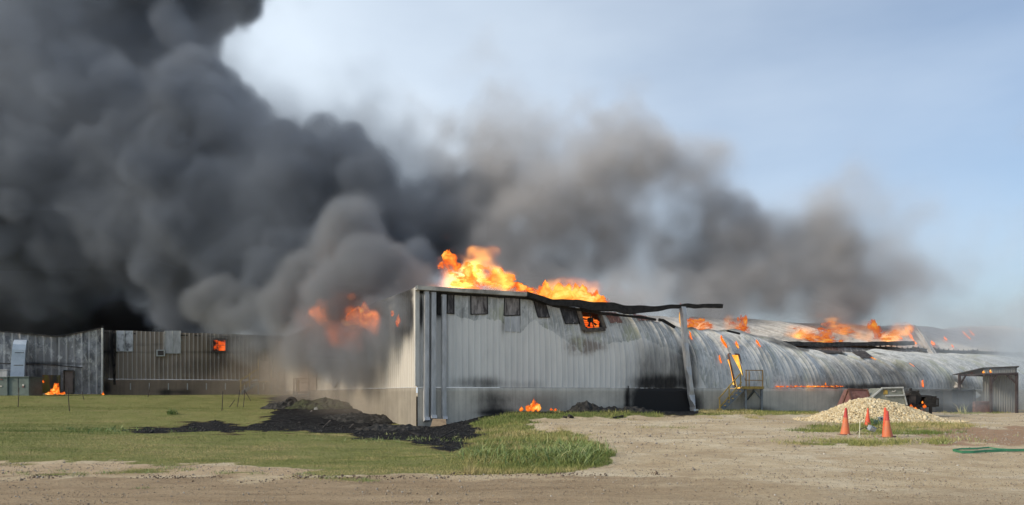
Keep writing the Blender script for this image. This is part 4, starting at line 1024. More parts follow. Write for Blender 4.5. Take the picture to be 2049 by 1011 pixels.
board('metal_sheet', [A3(1950, 781, .6), A3(1963, 791, .6), A3(1955, 797, .5), A3(1948, 790, .4)], .03, M['palegrey'], 'pale bent metal sheet leaning behind the dark container', 'sheet metal')
e = empty('rusty_bin', on_ground(1968, Y), 'low rusty steel bin between the dark container and the canopy post', 'bin')
slab(1950, 1983, 805, -.2, 1.6, M['rust'], 'bin_body', e); b = MB(); b.bar(A3(1949, 804.5, -.25), A3(1984, 804.5, -.25), .1, .08); b.build('rim', M['rust'], e)

Y = 43.6
e = empty('canopy_frame', on_ground(1980, Y), 'open rusty steel canopy frame with braced posts in front of the grey shed', 'canopy')
RP = mat('rust_post', (.04, .03, .032), (.07, .052, .052), .8, scale=6)
for px, d, yt in ((1920, 2.2, 751), (1970, 2.2, 752), (1983, 0, 751), (2034.5, 0, 748)):
    b = MB(); p = A3(px, yt, d); q = p.copy(); q.z = on_ground(px, Y + d).z - .1; b.bar(p, q, .12); b.build('post', RP, e)
b = MB(); b.bar(A3(1969, 750), A3(2036, 748), .14, .14); b.bar(A3(1918, 750.5, 2.2), A3(1985, 752, 2.2), .12, .12); b.bar(A3(1985, 750, 0), A3(1935, 750.5, 2.2), .1, .1); b.bar(A3(2034, 748, 0), A3(2018, 748, 2.2), .1, .1)
b.build('beam', RP, e)
for (x0, y0, x1, y1, d) in ((1983, 768, 1995, 751, 0), (2034, 768, 2015, 750, 0), (1921, 770, 1932, 752, 2.2), (1970, 770, 1983, 753, 2.2)): b = MB(); b.bar(A3(x0, y0, d), A3(x1, y1, d), .08); b.build('brace', RP, e)
b = MB(); P = [A3(1940, 749.2, 2.3), A3(2036, 746.8, 2.3), A3(2037, 747, -.1), A3(1970, 749, -.1)]; b.prism(P, (0, 0, -.03)); b.build('canopy_sheet', RP, e)

Y = 45.2
e = empty('shed', on_ground(2000, Y), 'grey metal shed with a dark side wall and a thin sloping roof', 'shed')
SH = siding_mat('shed_siding', (.20, .20, .19), (.26, .26, .25), metal=.2)
z0 = on_ground(2000, Y).z - .1
n = 70; b = MB(); vs = []; X0, X1 = A3(1967, 737).x, A3(2034, 734).x; zt0, zt1 = A3(1967, 738).z, A3(2034, 735).z
for i in range(n + 1):
    f = i / n; x = X0 + (X1 - X0) * f; o_ = .02 * (i % 5 in (0, 1)); vs += [(x, Y - o_, z0), (x, Y - o_, zt0 + (zt1 - zt0) * f)]
b.add(vs, [(2 * i, 2 * i + 2, 2 * i + 3, 2 * i + 1) for i in range(n)]); b.build('shed_wall', SH, e)
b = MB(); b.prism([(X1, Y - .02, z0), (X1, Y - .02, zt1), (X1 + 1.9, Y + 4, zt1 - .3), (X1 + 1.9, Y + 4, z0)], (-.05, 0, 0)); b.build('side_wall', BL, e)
b = MB(); b.prism([(X0 - .1, Y - .12, zt0 + .02), (X1 + .08, Y - .12, zt1 + .02), (X1 + 2.0, Y + 4, zt1 - .28), (X0 + .5, Y + 4, zt0 - .3)], (0, 0, .05)); b.build('roof', M['charmetal'], e)

# ------------------------------------------------------------------ green hose
p1 = ground_hit(1909, 905); p2 = ground_hit(2049, 908)
HG = mat('hose_green', (.03, .15, .075), (.05, .20, .10), .55, scale=6); 
Ls = [[(1908, 905), (1925, 908), (1950, 908), (1975, 906), (2010, 905), (2060, 904), (2200, 905)], [(1908, 903), (1925, 901), (1955, 900), (1980, 898), (2000, 901), (2030, 903), (2060, 903), (2200, 903)]]
b = MB(); sides = []
for j, L in enumerate(Ls):
    P = [ground_hit(*q) for q in L]; P = [Vector((q.x, p1.y + (q.y - p1.y), q.z)) for q in P]
    hgt = .06 if j == 0 else .035; vs = []
    for q in P: vs += [q + Vector((0, 0, .01)), q + Vector((0, .02, .01 + hgt)), q + Vector((0, .05, .01 + hgt)), q + Vector((0, .03, .01))]
    b.add(vs, [(4 * i + k, 4 * i + (k + 1) % 4, 4 * i + 4 + (k + 1) % 4, 4 * i + 4 + k) for i in range(len(P) - 1) for k in range(4)] + [(0, 1, 2, 3)])
    sides.append(P)
tag(b.build('fire_hose', HG, None), 'flat green fire hose doubled back in a loop on the gravel', 'hose')

# ------------------------------------------------------------------ electrical cabinets by the left building
def cabinet(name, x0, x1, y0, Y, dep, m, label, yb=787, marks=()):
    p = at((x0 + x1) / 2, yb, Y); e = empty(name, p, label, 'cabinet')
    b = MB(); a = at(x0, y0, Y); c_ = at(x1, y0, Y); zb = float(gz(p.x, p.y)) - .1
    b.prism([Vector((a.x, Y, zb)), a, c_, Vector((c_.x, Y, zb))], (0.0, dep, 0)); b.build('cabinet_body', m, e, bevel=.02)
    b = MB(); b.box(Vector(((a.x + c_.x) / 2, Y + dep / 2 - .02, a.z + .02)), (c_.x - a.x + .08, dep + .1, .05)); b.build('lid', m, e)
    for (mx, my, w_, h_, mm_) in marks:
        b = MB(); b.box(at(mx, my, Y - .02), (w_, .03, h_)); b.build('sticker', mm_, e)
    b = MB(); b.bar(at(x0 + (x1 - x0) * .48, y0 + 2, Y - .012), at(x0 + (x1 - x0) * .48, yb - 1, Y - .012), .02, .015); b.build('door_seam', M['charmetal'], e)
    return e
cabinet('electrical_cabinet', 16, 58, 755, 48.5, 1.4, M['green'], 'wide grey green electrical cabinet in front of the duct', 787, [(46.5, 771, .12, .12, M['white']), (46.5, 774, .12, .1, M['maroon'])])
cabinet('electrical_cabinet', -60, 15, 755.5, 48.4, 1.4, M['green'], 'grey green electrical cabinet with a red mark, cut by the left edge', 787, [(1.5, 759.5, .25, .06, M['maroon']), (1, 773, .2, .08, M['white'])])
cabinet('electrical_cabinet', -20, 14, 741, 50.6, .8, M['galv'], 'pale grey box standing behind the green cabinets', 787)

# ------------------------------------------------------------------ thin fence stakes in the lawn
SM_ = mat('stake_rust', (.05, .04, .035), (.09, .07, .06), .8)
sproto = None
stk = [(36, 815, 776, 38, 'by the shorter weeds left of the small fire'), (139, 823, 777, 136, 'in front of the brown door'), (168, 800, 783, 164, ''), (25, 790, 768, 24, ''), (296, 795, 767, 301, ''), (444, 822, 783, 446, ''), (475, 814, 780, 480, ''), (487, 815, 780, 490, ''), (502, 802, 784, 491, ''), (459, 815, 800, 470, ''), (417, 790, 768, 412, '')]
slab_ = ['tall thin stake nearest the green cabinets, with a pale cap', 'tall stake standing before the brown door', 'thin leaning stake right of the brown door', 'short stake close in front of the cabinets', 'lone stake leaning right, before the middle of the sooty wing', 'tall thin stake in the lawn left of the yellow stairs', 'left one of the two stakes close together below the stairs', 'right one of the two stakes close together below the stairs', 'stake leaning left at the foot of the yellow stairs', 'short low stake between the tall ones', 'faint stake leaning left under the burning window']
for i, (bx, by, ty, tx, _) in enumerate(stk):
    p = ground_hit(bx, by); q = at(tx, ty, p.y); d = q - p
    if sproto is None:
        b = MB(); b.tube([(0, 0, -.12), (0.01, 0, .5), (0, 0, 1)], [.022, .02, .018], 6); sproto = b.build('fence_stake', SM_, None); o = sproto
    else:
        o = sproto.copy(); col.objects.link(o)
    o.location = p; o.rotation_euler = d.to_track_quat('Z', 'Y').to_euler(); o.scale = (1, 1, d.length)
    tag(o, slab_[i], 'stake', 'thin stakes in the lawn')

# ------------------------------------------------------------------ charred heap with tyre and boards
def heap(name, px, Y, rx, ry, h, m, label, cat, seed, kind=None, n=46):
    c = on_ground(px, Y); vs = []; fs = []
    for i in range(n + 1):
        for j in range(n + 1):
            u, v_ = i / n * 2 - 1, j / n * 2 - 1; r_ = math.hypot(u, v_); x = c.x + u * rx; y = c.y + v_ * ry
            base = max(0, 1 - r_ ** 1.6); nz_ = mnoise.fractal(Vector((x * 1.1, y * 1.1, seed)), .6, 2.1, 6)
            z = float(gz(x, y)) + h * base ** .8 * (1 + .55 * nz_) + .10 * mnoise.noise(Vector((x * 5, y * 5, seed))) * (base > 0) - .12 * (base <= 0)
            vs.append((x, y, z))
    fs = [(i * (n + 1) + j, (i + 1) * (n + 1) + j, (i + 1) * (n + 1) + j + 1, i * (n + 1) + j + 1) for i in range(n) for j in range(n)]
    b = MB(); b.add(vs, fs); o = b.build(name, m, None); tag(o, label, cat); 
    if kind: o['kind'] = kind
    return o
HC = mat('burnt_debris', (.012, .012, .012), (.06, .055, .05), .9, scale=4, bump=.8, c3=(.025, .024, .022))
HG2 = mat('burnt_grass_mound', (.035, .045, .02), (.02, .02, .018), .95, scale=2.5, bump=.8, c3=(.05, .055, .025))
heap('debris_heap', 640, 43, 2.4, 1.8, .5, HG2, 'burnt mound with scorched green top against the end wall', 'debris', 1.0, 'stuff')
heap('debris_heap', 575, 43, 1.5, 1.3, .45, HC, 'black smoking debris heap at the edge of the lawn', 'debris', 2.0, 'stuff')
heap('debris_heap', 720, 36, 1.8, 1.1, .18, HC, 'low charred heap along the foot of the end wall', 'debris', 3.0, 'stuff')
heap('debris_heap', 780, 31.2, 1.5, .9, .22, HC, 'charred heap in the ditch near the corner', 'debris', 4.0, 'stuff')
heap('debris_heap', 1175, 34.9, 1.0, .45, .40, HC, 'black ash heap at the foot of the long wall', 'debris', 5.0, 'stuff')
heap('debris_heap', 1240, 36.0, 1.8, .5, .22, HC, 'low black ash spread below the sooty base', 'debris', 6.0, 'stuff')
p = at(583, 808, 42.6); b = MB()
ring = []; 
for k in range(24):
    a = 2 * math.pi * k / 24; ring.append(p + Vector((math.cos(a) * .28, .04 * math.sin(a), math.sin(a) * .30)))
ring.append(ring[0]); b.tube(ring, .10, 8, caps=False); tag(b.build('tyre', M['char'], None, smooth=True), 'burnt black tyre standing in the debris heap', 'tyre')
board('board', [at(619, 826, 40), at(629, 832, 40), at(633, 830, 40.1), at(623, 823, 40.1)], .08, M['doorpale'], 'short pale board lying on the smoking debris', 'board')
board('metal_scrap', [at(628, 820, 41), at(636, 822, 41), at(634, 815, 41.3), at(629, 817, 41.1)], .03, M['palegrey'], 'crumpled pale metal scrap on the debris mound', 'scrap')
Yp = ground_hit(1012, 826).y + .4
board('sheet_panel', [at(1006, 818, Yp), at(1046, 824, Yp), at(1040, 812, Yp + .4), at(1008, 796, Yp + .5)], .04, mat('scorched_sheet', (.14, .11, .09), (.22, .18, .15), .7, scale=3), 'scorched metal sheet propped by the fire at the long wall', 'sheet metal')
p = ground_hit(1275, 820); b = MB(); b.prism([at(1252, 817, p.y), at(1282, 819, p.y), at(1279, 813, p.y + .3), at(1266, 813, p.y + .3)], (0, .3, .03)); tag(b.build('insulation_scrap', M['tan'], None), 'tan scrap lying on the black ash by the soot stained base', 'scrap')
p = ground_hit(1238, 837); b = MB(); b.bar(ground_hit(1228, 838) + Vector((0, 0, .03)), ground_hit(1246, 835.5) + Vector((0, 0, .06)), .09, .08); tag(b.build('charred_plank', M['char'], None), 'charred plank lying on the pale gravel before the wall', 'plank')
for i in range(14):
    px = random.uniform(560, 920); py = 846 + (px - 560) / 360 * 32 + random.uniform(-7, 6); q = ground_hit(px, py); L_ = random.uniform(.3, .9)
    b = MB(); b.bar((-L_ / 2, 0, 0), (L_ / 2, 0, random.uniform(0, .1)), .07, .035); o = b.build('charred_timber', M['charmetal'] if i % 3 == 0 else M['char'], None)
    o.location = q + Vector((0, 0, .07)); o.rotation_euler = (random.uniform(-.3, .3), random.uniform(-.35, .35), random.uniform(0, 3.1)); tag(o, 'charred stick of timber lying in the black burnt ditch', 'timber', 'charred timbers in the burnt ditch')
p = ground_hit(1142, 837)
b = MB(); b.box(p + Vector((0, 0, .06)), (.2, .2, .12), Euler((.3, .4, .5)).to_matrix()); b.box(p + Vector((-.25, 0, .04)), (.12, .15, .08), Euler((.2, .1, .9)).to_matrix()); tag(b.build('charred_lump', M['char'], None), 'small charred lump at the edge of the pale gravel', 'debris')
p = wing_at(548, 760, 1.6); b = MB()
b.box(p, (.45, .3, .25), Euler((.2, .3, .2)).to_matrix()); tag(b.build('fallen_lamp', M['rust'], None, bevel=.05), 'small dark red box hanging at the end of the rear landing rail', 'box')
# pole at right of soot stain on concrete
b = MB(); q = C0 + U * s_of(1255) + NR * .09; b.bar(Vector((q.x, q.y, .9)), Vector((q.x, q.y, 1.95)), .05); b.build('conduit', M['char'], WH)
# ------------------------------------------------------------------ rock pile
g = NG('limestone'); at_ = g.attr('tint')
cc = g.cr(at_, [(0, (.40, .30, .17)), (.3, (.56, .45, .27)), (.65, (.66, .55, .35)), (1, (.70, .63, .47))])
cc = g.mix(g.ramp(g.noise(5, 5, .7), .5, .75, 0, .5), cc, (.28, .20, .12)); g.t.links.new(cc, g.b.inputs['Base Color']); g.put(g.b.inputs['Roughness'], .9)
M['stone'] = g.m
bm = bmesh.new(); bmesh.ops.create_icosphere(bm, subdivisions=1, radius=1); ICO_V = np.array([v.co[:] for v in bm.verts]); ICO_F = np.array([[v.index for v in f.verts] for f in bm.faces]); bm.free()
def stones(name, C, S, tint, m, rs, parent=None):
    n = len(C); q = rs.standard_normal((n, 4)); q /= np.linalg.norm(q, axis=1)[:, None]; w_, x, y, z = q.T
    Rm = np.stack([1 - 2 * (y * y + z * z), 2 * (x * y - z * w_), 2 * (x * z + y * w_), 2 * (x * y + z * w_), 1 - 2 * (x * x + z * z), 2 * (y * z - x * w_), 2 * (x * z - y * w_), 2 * (y * z + x * w_), 1 - 2 * (x * x + y * y)], -1).reshape(n, 3, 3)
    loc = ICO_V[None] * (1 + rs.uniform(-.3, .25, (n, len(ICO_V), 1))) * (S[:, None, None] * rs.uniform(.6, 1.2, (n, 1, 3)))
    V = np.einsum('nij,nkj->nki', Rm, loc) + C[:, None]
    Fq = ICO_F[None] + (np.arange(n) * len(ICO_V))[:, None, None]
    return np_mesh(name, V.reshape(-1, 3), Fq.reshape(-1, 3), m, parent, {'tint': np.repeat(tint, len(ICO_V))})
rs = np.random.default_rng(11)
PC = at(1738, 800, 32.6); 
def pile_h(x, y):
    dx = (x - PC.x); dy = (y - PC.y); rr_ = np.where(dx < 0, 2.55, 3.3)
    prof = np.sqrt((dx / rr_) ** 2 + (dy / 2.3) ** 2)
    return np.clip(1 - prof, 0, 1) ** .95 * 1.12 / (1 + 0 * prof) + 0.0
n = 42000; x = PC.x + rs.uniform(-3.6, 4.2, n); y = PC.y + rs.uniform(-2.7, 2.4, n)
hh = pile_h(x, y); hh = np.minimum(hh, .86 + .16 * np.tanh((hh - .86) * 3)) + .05 * fnoise(x * 1.5, y * 1.5, 3, 3)
fr = rs.random(n); pr = np.sqrt(((x - PC.x) / np.where(x < PC.x, 2.55, 3.3)) ** 2 + ((y - PC.y) / 2.3) ** 2)
m = (pr < 1.0) | ((pr < 1.22) & (fr < .22))
x, y, hh = x[m], y[m], hh[m]; z = gz(x, y) + np.maximum(hh, 0) + rs.uniform(-.02, .03, len(x))
sz = np.exp(rs.normal(math.log(.030), .36, len(x))); 
C = np.stack([x, y, z], -1)
pile = stones('rock_pile', C, sz, rs.random(len(x)), M['stone'], rs); tag(pile, 'heap of pale yellow crushed limestone on the gravel yard', 'rock pile', kind='stuff')
# core under the stones
nn = 40; vs = []
gx = np.linspace(-3.4, 4.0, nn); gy = np.linspace(-2.6, 2.5, nn); GX, GY = np.meshgrid(gx, gy, indexing='ij'); X_ = PC.x + GX; Y_ = PC.y + GY
H_ = pile_h(X_, Y_); H_ = np.minimum(H_, .86 + .16 * np.tanh((H_ - .86) * 3)); Z_ = gz(X_, Y_) + np.where(H_ > 0, H_ - .03, -.1)
idx = np.arange(nn * nn).reshape(nn, nn); Fq = np.stack([idx[:-1, :-1], idx[1:, :-1], idx[1:, 1:], idx[:-1, 1:]], -1).reshape(-1, 4)
np_mesh('rubble_core', np.stack([X_, Y_, Z_], -1).reshape(-1, 3), Fq, M['tan'], pile)
# stones strewn over yard and road
n = 20000; Y_ = np.exp(rs.uniform(math.log(9.5), math.log(42), n)); k_ = rs.uniform(-.75, .75, n); X_ = k_ * Y_; Z_ = gz(X_, Y_)
g__, c__, r__, d__ = masks(X_, Y_, Z_); keep = (g__ < .5) & (c__ < .4) & (rs.random(n) < np.where(r__ > .5, .16, .9)); X_, Y_, Z_ = X_[keep], Y_[keep], Z_[keep]
sz = np.exp(rs.normal(math.log(.011), .4, len(X_))) * (1 + (Y_ > 20) * .5)
peb = stones('loose_stones', np.stack([X_, Y_, Z_ + sz * .2], -1), sz, rs.random(len(X_)), mat('pebble', (.38, .34, .28), (.50, .46, .40), .9, scale=3, c3=(.22, .18, .14)), rs); tag(peb, 'loose stones scattered over the gravel yard', 'gravel', kind='stuff')
n = 22000; Y_ = np.exp(rs.uniform(math.log(9), math.log(17), n)); X_ = rs.uniform(-.75, .75, n) * Y_; Z_ = gz(X_, Y_); g__, c__, r__, d__ = masks(X_, Y_, Z_); keep = g__ < .5; X_, Y_, Z_ = X_[keep], Y_[keep], Z_[keep]
sz = np.exp(rs.normal(math.log(.0065), .4, len(X_)))
tag(stones('fine_gravel', np.stack([X_, Y_, Z_ + sz * .1], -1), sz, rs.random(len(X_)), mat('grit', (.16, .12, .08), (.46, .38, .28), .9, scale=9), rs), 'fine grit pressed into the dirt road', 'gravel', kind='stuff')
# clods along the edge of the road
n = 900; px = rs.uniform(-50, 1500, n); X_ = []; C = []
for i in range(n):
    yy = 957 + rs.normal(0, 2.5) + (-4 if px[i] > 900 else 0); Yq = EYE * F / (yy - HY); xq = (px[i] - CX) / F * Yq; C.append((xq, Yq, float(0)))
C = np.array(C); C[:, 2] = gz(C[:, 0], C[:, 1]) + .005; sz = np.exp(rs.normal(math.log(.013), .4, n)); keep = fnoise(C[:, 0] * .8, C[:, 1] * .2, 5, 3) > .0
o = stones('dirt_clods', C[keep], sz[keep], rs.random(int(keep.sum())), mat('clod', (.10, .075, .055), (.18, .13, .095), .95), rs); tag(o, 'dark dirt clods along the edge of the road', 'dirt', kind='stuff')

# ------------------------------------------------------------------ grass
g = NG('grass_blade'); tn = g.attr('tint')
cc = g.cr(tn, [(0, (.12, .165, .045)), (.4, (.20, .228, .07)), (.7, (.30, .288, .108)), (1, (.46, .38, .19))]); g.t.links.new(cc, g.b.inputs['Base Color']); g.put(g.b.inputs['Roughness'], .8); g.put(g.b.inputs['Specular IOR Level'], .2)
GRASS = g.m
g = NG('weed_blade'); tn = g.attr('tint')
cc = g.cr(tn, [(0, (.09, .15, .04)), (.5, (.20, .27, .08)), (.85, (.36, .38, .16)), (1, (.46, .40, .20))]); g.t.links.new(cc, g.b.inputs['Base Color']); g.put(g.b.inputs['Roughness'], .6)
WEED = g.m
def blades(name, X, Y, Z, H, W_, lean, tint, m, seg=1, parent=None, az=None):
    n = len(X); a = rs.uniform(0, 2 * math.pi, n) if az is None else az; wx, wy = np.cos(a) * W_ / 2, np.sin(a) * W_ / 2
    d = rs.uniform(0, 2 * math.pi, n); lx, ly = np.cos(d) * lean * H, np.sin(d) * lean * H
    rows = []
    for j in range(seg + 1):
        f = j / seg; wd = (1 - f ** 1.5); cx_ = X + lx * f ** 2; cy_ = Y + ly * f ** 2; cz = Z + H * (f - .35 * lean * f ** 2.2)
        if j == seg: rows.append(np.stack([cx_, cy_, cz], -1)[:, None])
        else: rows.append(np.stack([np.stack([cx_ - wx * wd, cy_ - wy * wd, cz], -1), np.stack([cx_ + wx * wd, cy_ + wy * wd, cz], -1)], 1))
    V = np.concatenate(rows, 1); k = V.shape[1]; base = (np.arange(n) * k)[:, None]
    T = []
    for j in range(seg):
        o = 2 * j
        if j == seg - 1: T.append([o, o + 1, o + 2])
        else: T += [[o, o + 1, o + 3], [o, o + 3, o + 2]]
    Fq = (np.array(T)[None] + base[:, None]).reshape(-1, 3)
    return np_mesh(name, V.reshape(-1, 3), Fq, m, parent, {'tint': np.repeat(tint, k)})
n = 620000
Y_ = np.exp(rs.uniform(math.log(13), math.log(58), n)); X_ = rs.uniform(-.8, .8, n) * Y_; Z_ = gz(X_, Y_)
g__, c__, r__, d__ = masks(X_, Y_, Z_)
patch = fnoise(X_ * .9, Y_ * .9, 51, 5)
keep = (rs.random(n) < np.clip(g__ * 1.2 + patch * .6, 0, 1)) & (c__ < .3) & (g__ > .12)
X_, Y_, Z_, patch, g__ = X_[keep], Y_[keep], Z_[keep], patch[keep], g__[keep]
px_, py_ = proj(X_, Y_, Z_)
right = px_ > 930
mow = fnoise(X_ * .5, Y_ * 1.6, 53, 4)
H = np.where(right, rs.uniform(.05, .20, len(X_)), rs.uniform(.02, .055, len(X_))) * (1 + .5 * patch) * (.6 + .4 * g__)
H = H * np.where((px_ > 950) & (py_ > 850) & (py_ < 945) & (px_ < 1250), .9, 1)
tint = np.clip(.46 + .75 * mow + .55 * patch + .7 * fnoise(X_ * .13, Y_ * .35, 57, 3) + rs.normal(0, .11, len(X_)) + np.where(right, .05, 0) + .25 * np.clip((py_ - 900) / 50, 0, 1), 0, 1)
tint = tint - .25 * np.clip(ell(px_, py_, [(120, 858, 200, 12, 1), (380, 822, 40, 6, 1)]), 0, 1)
tint = np.clip(tint, 0, 1)
o = blades('lawn_grass', X_, Y_, Z_ - .01, H, .009 + .0004 * Y_, rs.uniform(.1, .9, len(X_)), tint, GRASS, 1); tag(o, 'mown green and straw coloured lawn grass', 'grass', kind='stuff')
# tall weeds on the mound
def weed_patch(cx, cy, rx, ry, n, h0, h1, w0, name='tall_weeds', label='tall arching weeds on the mound beside the gravel', seg=5, tb=.45):
    PX = rs.normal(cx, rx, n); PY = rs.normal(cy, ry, n); P = np.array([ground_hit(a, c_)[:] for a, c_ in zip(PX, PY)])
    cl_n = 6; P = np.repeat(P, cl_n, 0); P[:, :2] += rs.normal(0, .09, (len(P), 2)); P[:, 2] = gz(P[:, 0], P[:, 1])
    L = len(P)
    return blades(name, P[:, 0], P[:, 1], P[:, 2] - .02, rs.uniform(h0, h1, L), rs.uniform(.7, 1.3, L) * w0, rs.uniform(.3, 1.3, L), np.clip(rs.normal(tb, .22, L), 0, 1), WEED, seg)
tag(weed_patch(1075, 908, 62, 13, 210, .10, .42, .020), 'tall arching weeds on the mound beside the gravel', 'weeds', kind='stuff')
tag(weed_patch(1155, 912, 30, 9, 70, .15, .45, .026), 'weeds thinning out at the end of the mound', 'weeds', kind='stuff')
tag(weed_patch(960, 910, 24, 7, 40, .12, .36, .022), 'weeds beside the charred ditch', 'weeds', kind='stuff')
tag(weed_patch(1750, 851, 9, 2, 22, .2, .5, .03, tb=.1), 'dark leafy weeds between the red cone and the boxes', 'weeds', kind='stuff')
tag(weed_patch(343, 829, 5, 1, 10, .2, .5, .05, tb=.15), 'leafy green plant alone in the lawn', 'plant', kind='thing')
tag(weed_patch(1740, 880, 90, 4, 90, .05, .16, .02, tb=.7), 'short dry weeds round the cones', 'weeds', kind='stuff')
tag(weed_patch(1900, 882, 30, 5, 50, .05, .2, .02, tb=.8), 'dry weed tufts on the reddish dirt', 'weeds', kind='stuff')
tag(weed_patch(1870, 866, 45, 2, 40, .05, .2, .02, tb=.2), 'green weeds right of the cones', 'weeds', kind='stuff')
tag(weed_patch(1925, 826, 8, 1, 10, .3, .9, .04, tb=.95), 'dry tall weeds before the dark container', 'weeds', kind='stuff')
tag(weed_patch(215, 862, 60, 2.5, 60, .08, .25, .025, tb=.15), 'darker grass tufts in the swale', 'weeds', kind='stuff')
tag(weed_patch(820, 880, 70, 3, 60, .06, .2, .02, tb=.6), 'grass tips along the charred ditch', 'weeds', kind='stuff')
tag(weed_patch(282, 978, 4, 1, 8, .03, .10, .012, tb=.4), 'small weed alone in the dirt road', 'weeds', kind='stuff')
for i, (a, c_) in enumerate(((45, 948), (120, 945), (160, 950), (215, 948), (290, 946), (335, 938), (375, 942), (450, 948), (510, 950), (610, 950), (655, 958), (730, 962))):
    o = weed_patch(a, c_, 7, 1.5, 14, .03, .12, .012, name='grass_tuft', tb=.55)
    tag(o, 'dry grass tuft in the sandy strip beside the road', 'grass', 'grass tufts in the sandy strip', 'stuff')
# cinders over the charred ditch
n = 7000; Y_ = rs.uniform(20, 34, n); X_ = rs.uniform(-14, 0, n); Z_ = gz(X_, Y_); g__, c__, r__, d__ = masks(X_, Y_, Z_); keep = c__ > .6; X_, Y_, Z_ = X_[keep], Y_[keep], Z_[keep]
lump = np.abs(fnoise(X_ * 1.6, Y_ * 1.6, 31, 4)) * .13 - .02
sz = np.exp(rs.normal(math.log(.016), .5, len(X_)))
o = stones('cinders', np.stack([X_, Y_, Z_ + lump + sz * .3], -1), sz, rs.random(len(X_)), mat('cinder', (.012, .012, .012), (.05, .048, .046), .8, scale=3), rs); tag(o, 'black cinders filling the burnt ditch', 'ash', kind='stuff')
# ------------------------------------------------------------------ flames
def flame_mat(name, scale, gain=1.0, lo=.40, hi=.60, stretch=(1, 1, .7), det=4):
    m = bpy.data.materials.new(name); m.use_nodes = True; t = m.node_tree; t.nodes.clear()
    o = t.nodes.new('ShaderNodeOutputMaterial'); g = NG.__new__(NG); g.m = m; g.t = t; g.b = None; g.tc = t.nodes.new('ShaderNodeTexCoord')
    n = g.noise(scale, det, .55, stretch, .5); n2 = g.noise(scale * .4, 2, .5, stretch, .2)
    lw = t.nodes.new('ShaderNodeLayerWeight'); lw.inputs[0].default_value = .5
    core = g.math('SUBTRACT', 1.0, lw.outputs['Facing'])
    v = g.math('ADD', g.math('MULTIPLY', n, 1.5), g.math('MULTIPLY', n2, .9)); v = g.math('ADD', v, g.math('MULTIPLY', core, .22)); v = g.math('SUBTRACT', v, .86)
    al = g.math('MULTIPLY', g.ramp(v, lo, hi, 0, .9), g.ramp(core, .0, .6))
    c = g.cr(v, [(lo, (.75, .055, .006)), (lo + .14, (1.0, .13, .014)), (lo + .24, (1.0, .26, .03)), (lo + .36, (1.0, .40, .06)), (lo + .55, (1.0, .70, .22))])
    s_ = g.ramp(v, lo, lo + .45, .62 * gain, 1.15 * gain)
    em = t.nodes.new('ShaderNodeEmission'); t.links.new(c, em.inputs[0]); t.links.new(s_, em.inputs[1])
    tr = t.nodes.new('ShaderNodeBsdfTransparent'); mx = t.nodes.new('ShaderNodeMixShader')
    t.links.new(al, mx.inputs[0]); t.links.new(tr.outputs[0], mx.inputs[1]); t.links.new(em.outputs[0], mx.inputs[2]); t.links.new(mx.outputs[0], o.inputs['Surface'])
    return m
def inside_mat(name, stops, scale, strength):
    m = bpy.data.materials.new(name); m.use_nodes = True; t = m.node_tree; t.nodes.clear()
    g = NG.__new__(NG); g.t = t; g.b = None; g.m = m; g.tc = t.nodes.new('ShaderNodeTexCoord')
    e = t.nodes.new('ShaderNodeEmission'); t.links.new(g.cr(g.noise(scale, 6, .6), stops), e.inputs[0]); e.inputs[1].default_value = strength
    o = t.nodes.new('ShaderNodeOutputMaterial'); t.links.new(e.outputs[0], o.inputs[0]); return m
FL_BIG = flame_mat('flame_large', 1.0, .9, .36, .62, det=8); FL_MID = flame_mat('flame_medium', 1.6, .6, .38, .64, det=5); FL_SM = flame_mat('flame_small', 4.0, .85, .38, .55); FL_FAR = flame_mat('flame_far', .9, .50, .48, .76, (1, 1, 1.2), det=5)
bm = bmesh.new(); bmesh.ops.create_icosphere(bm, subdivisions=4, radius=1); I4V = [v.co.copy() for v in bm.verts]; I4F = [tuple(v.index for v in f.verts) for f in bm.faces]; bm.free()
bm = bmesh.new(); bmesh.ops.create_icosphere(bm, subdivisions=3, radius=1); I3V = [v.co.copy() for v in bm.verts]; I3F = [tuple(v.index for v in f.verts) for f in bm.faces]; bm.free()
_fs = 0
def flame(label, puffs, m, lick=.5, fine=True, group=None, depth=1.0):
    """puffs: (px, py, Y, rx, ry) in photo pixels; ragged rising tongues, one mesh"""
    global _fs
    b = MB(); IV, IF = (I4V, I4F) if fine else (I3V, I3F)
    for px, py, Y, rx, ry in puffs:
        _fs += 1; c = at(px, py, Y); ax, az = rx * Y / F, ry * Y / F; vs = []
        for v in IV:
            d = mnoise.fractal(v * 1.3 + Vector((_fs * 7.1, 0, 0)), .9, 2.1, 4)
            d2 = abs(mnoise.noise(Vector((v.x * 2.1, v.y * 2.1, v.z * 1.4 + _fs * 3.3))))
            up = max(0, v.z); r = 1 + .45 * d + lick * up * (d2 * 1.3 - .2)
            vs.append(c + Vector((v.x * ax * r * (1 - .35 * up), v.y * ax * r * depth * (1 - .3 * up), v.z * az * r * (1 + lick * up * d2))))
        b.add(vs, IF)
    o = b.build('flame', m, None, smooth=True)
    return tag(o, label, 'flame', group or 'flames of the warehouse fire')
flame('tallest bright flame mass behind the left end of the clean gutter', [(902, 530, 38, 22, 13), (932, 543, 38, 32, 16), (970, 554, 38, 34, 15), (1002, 560, 38, 26, 13), (896, 512, 39, 11, 9), (1020, 572, 38, 22, 9), (1040, 578, 38.2, 22, 7), (1062, 584, 38.3, 18, 6), (955, 566, 38.5, 50, 12)], FL_BIG, .6, depth=.7)
flame('second flame row licking up behind the charred drooping gutter', [(1090, 584, 38.5, 14, 14), (1125, 592, 38.5, 26, 14), (1160, 594, 39, 28, 15), (1190, 602, 39, 22, 10), (1215, 608, 39.5, 20, 7), (1140, 602, 39, 44, 10)], FL_BIG, .8, depth=.6)
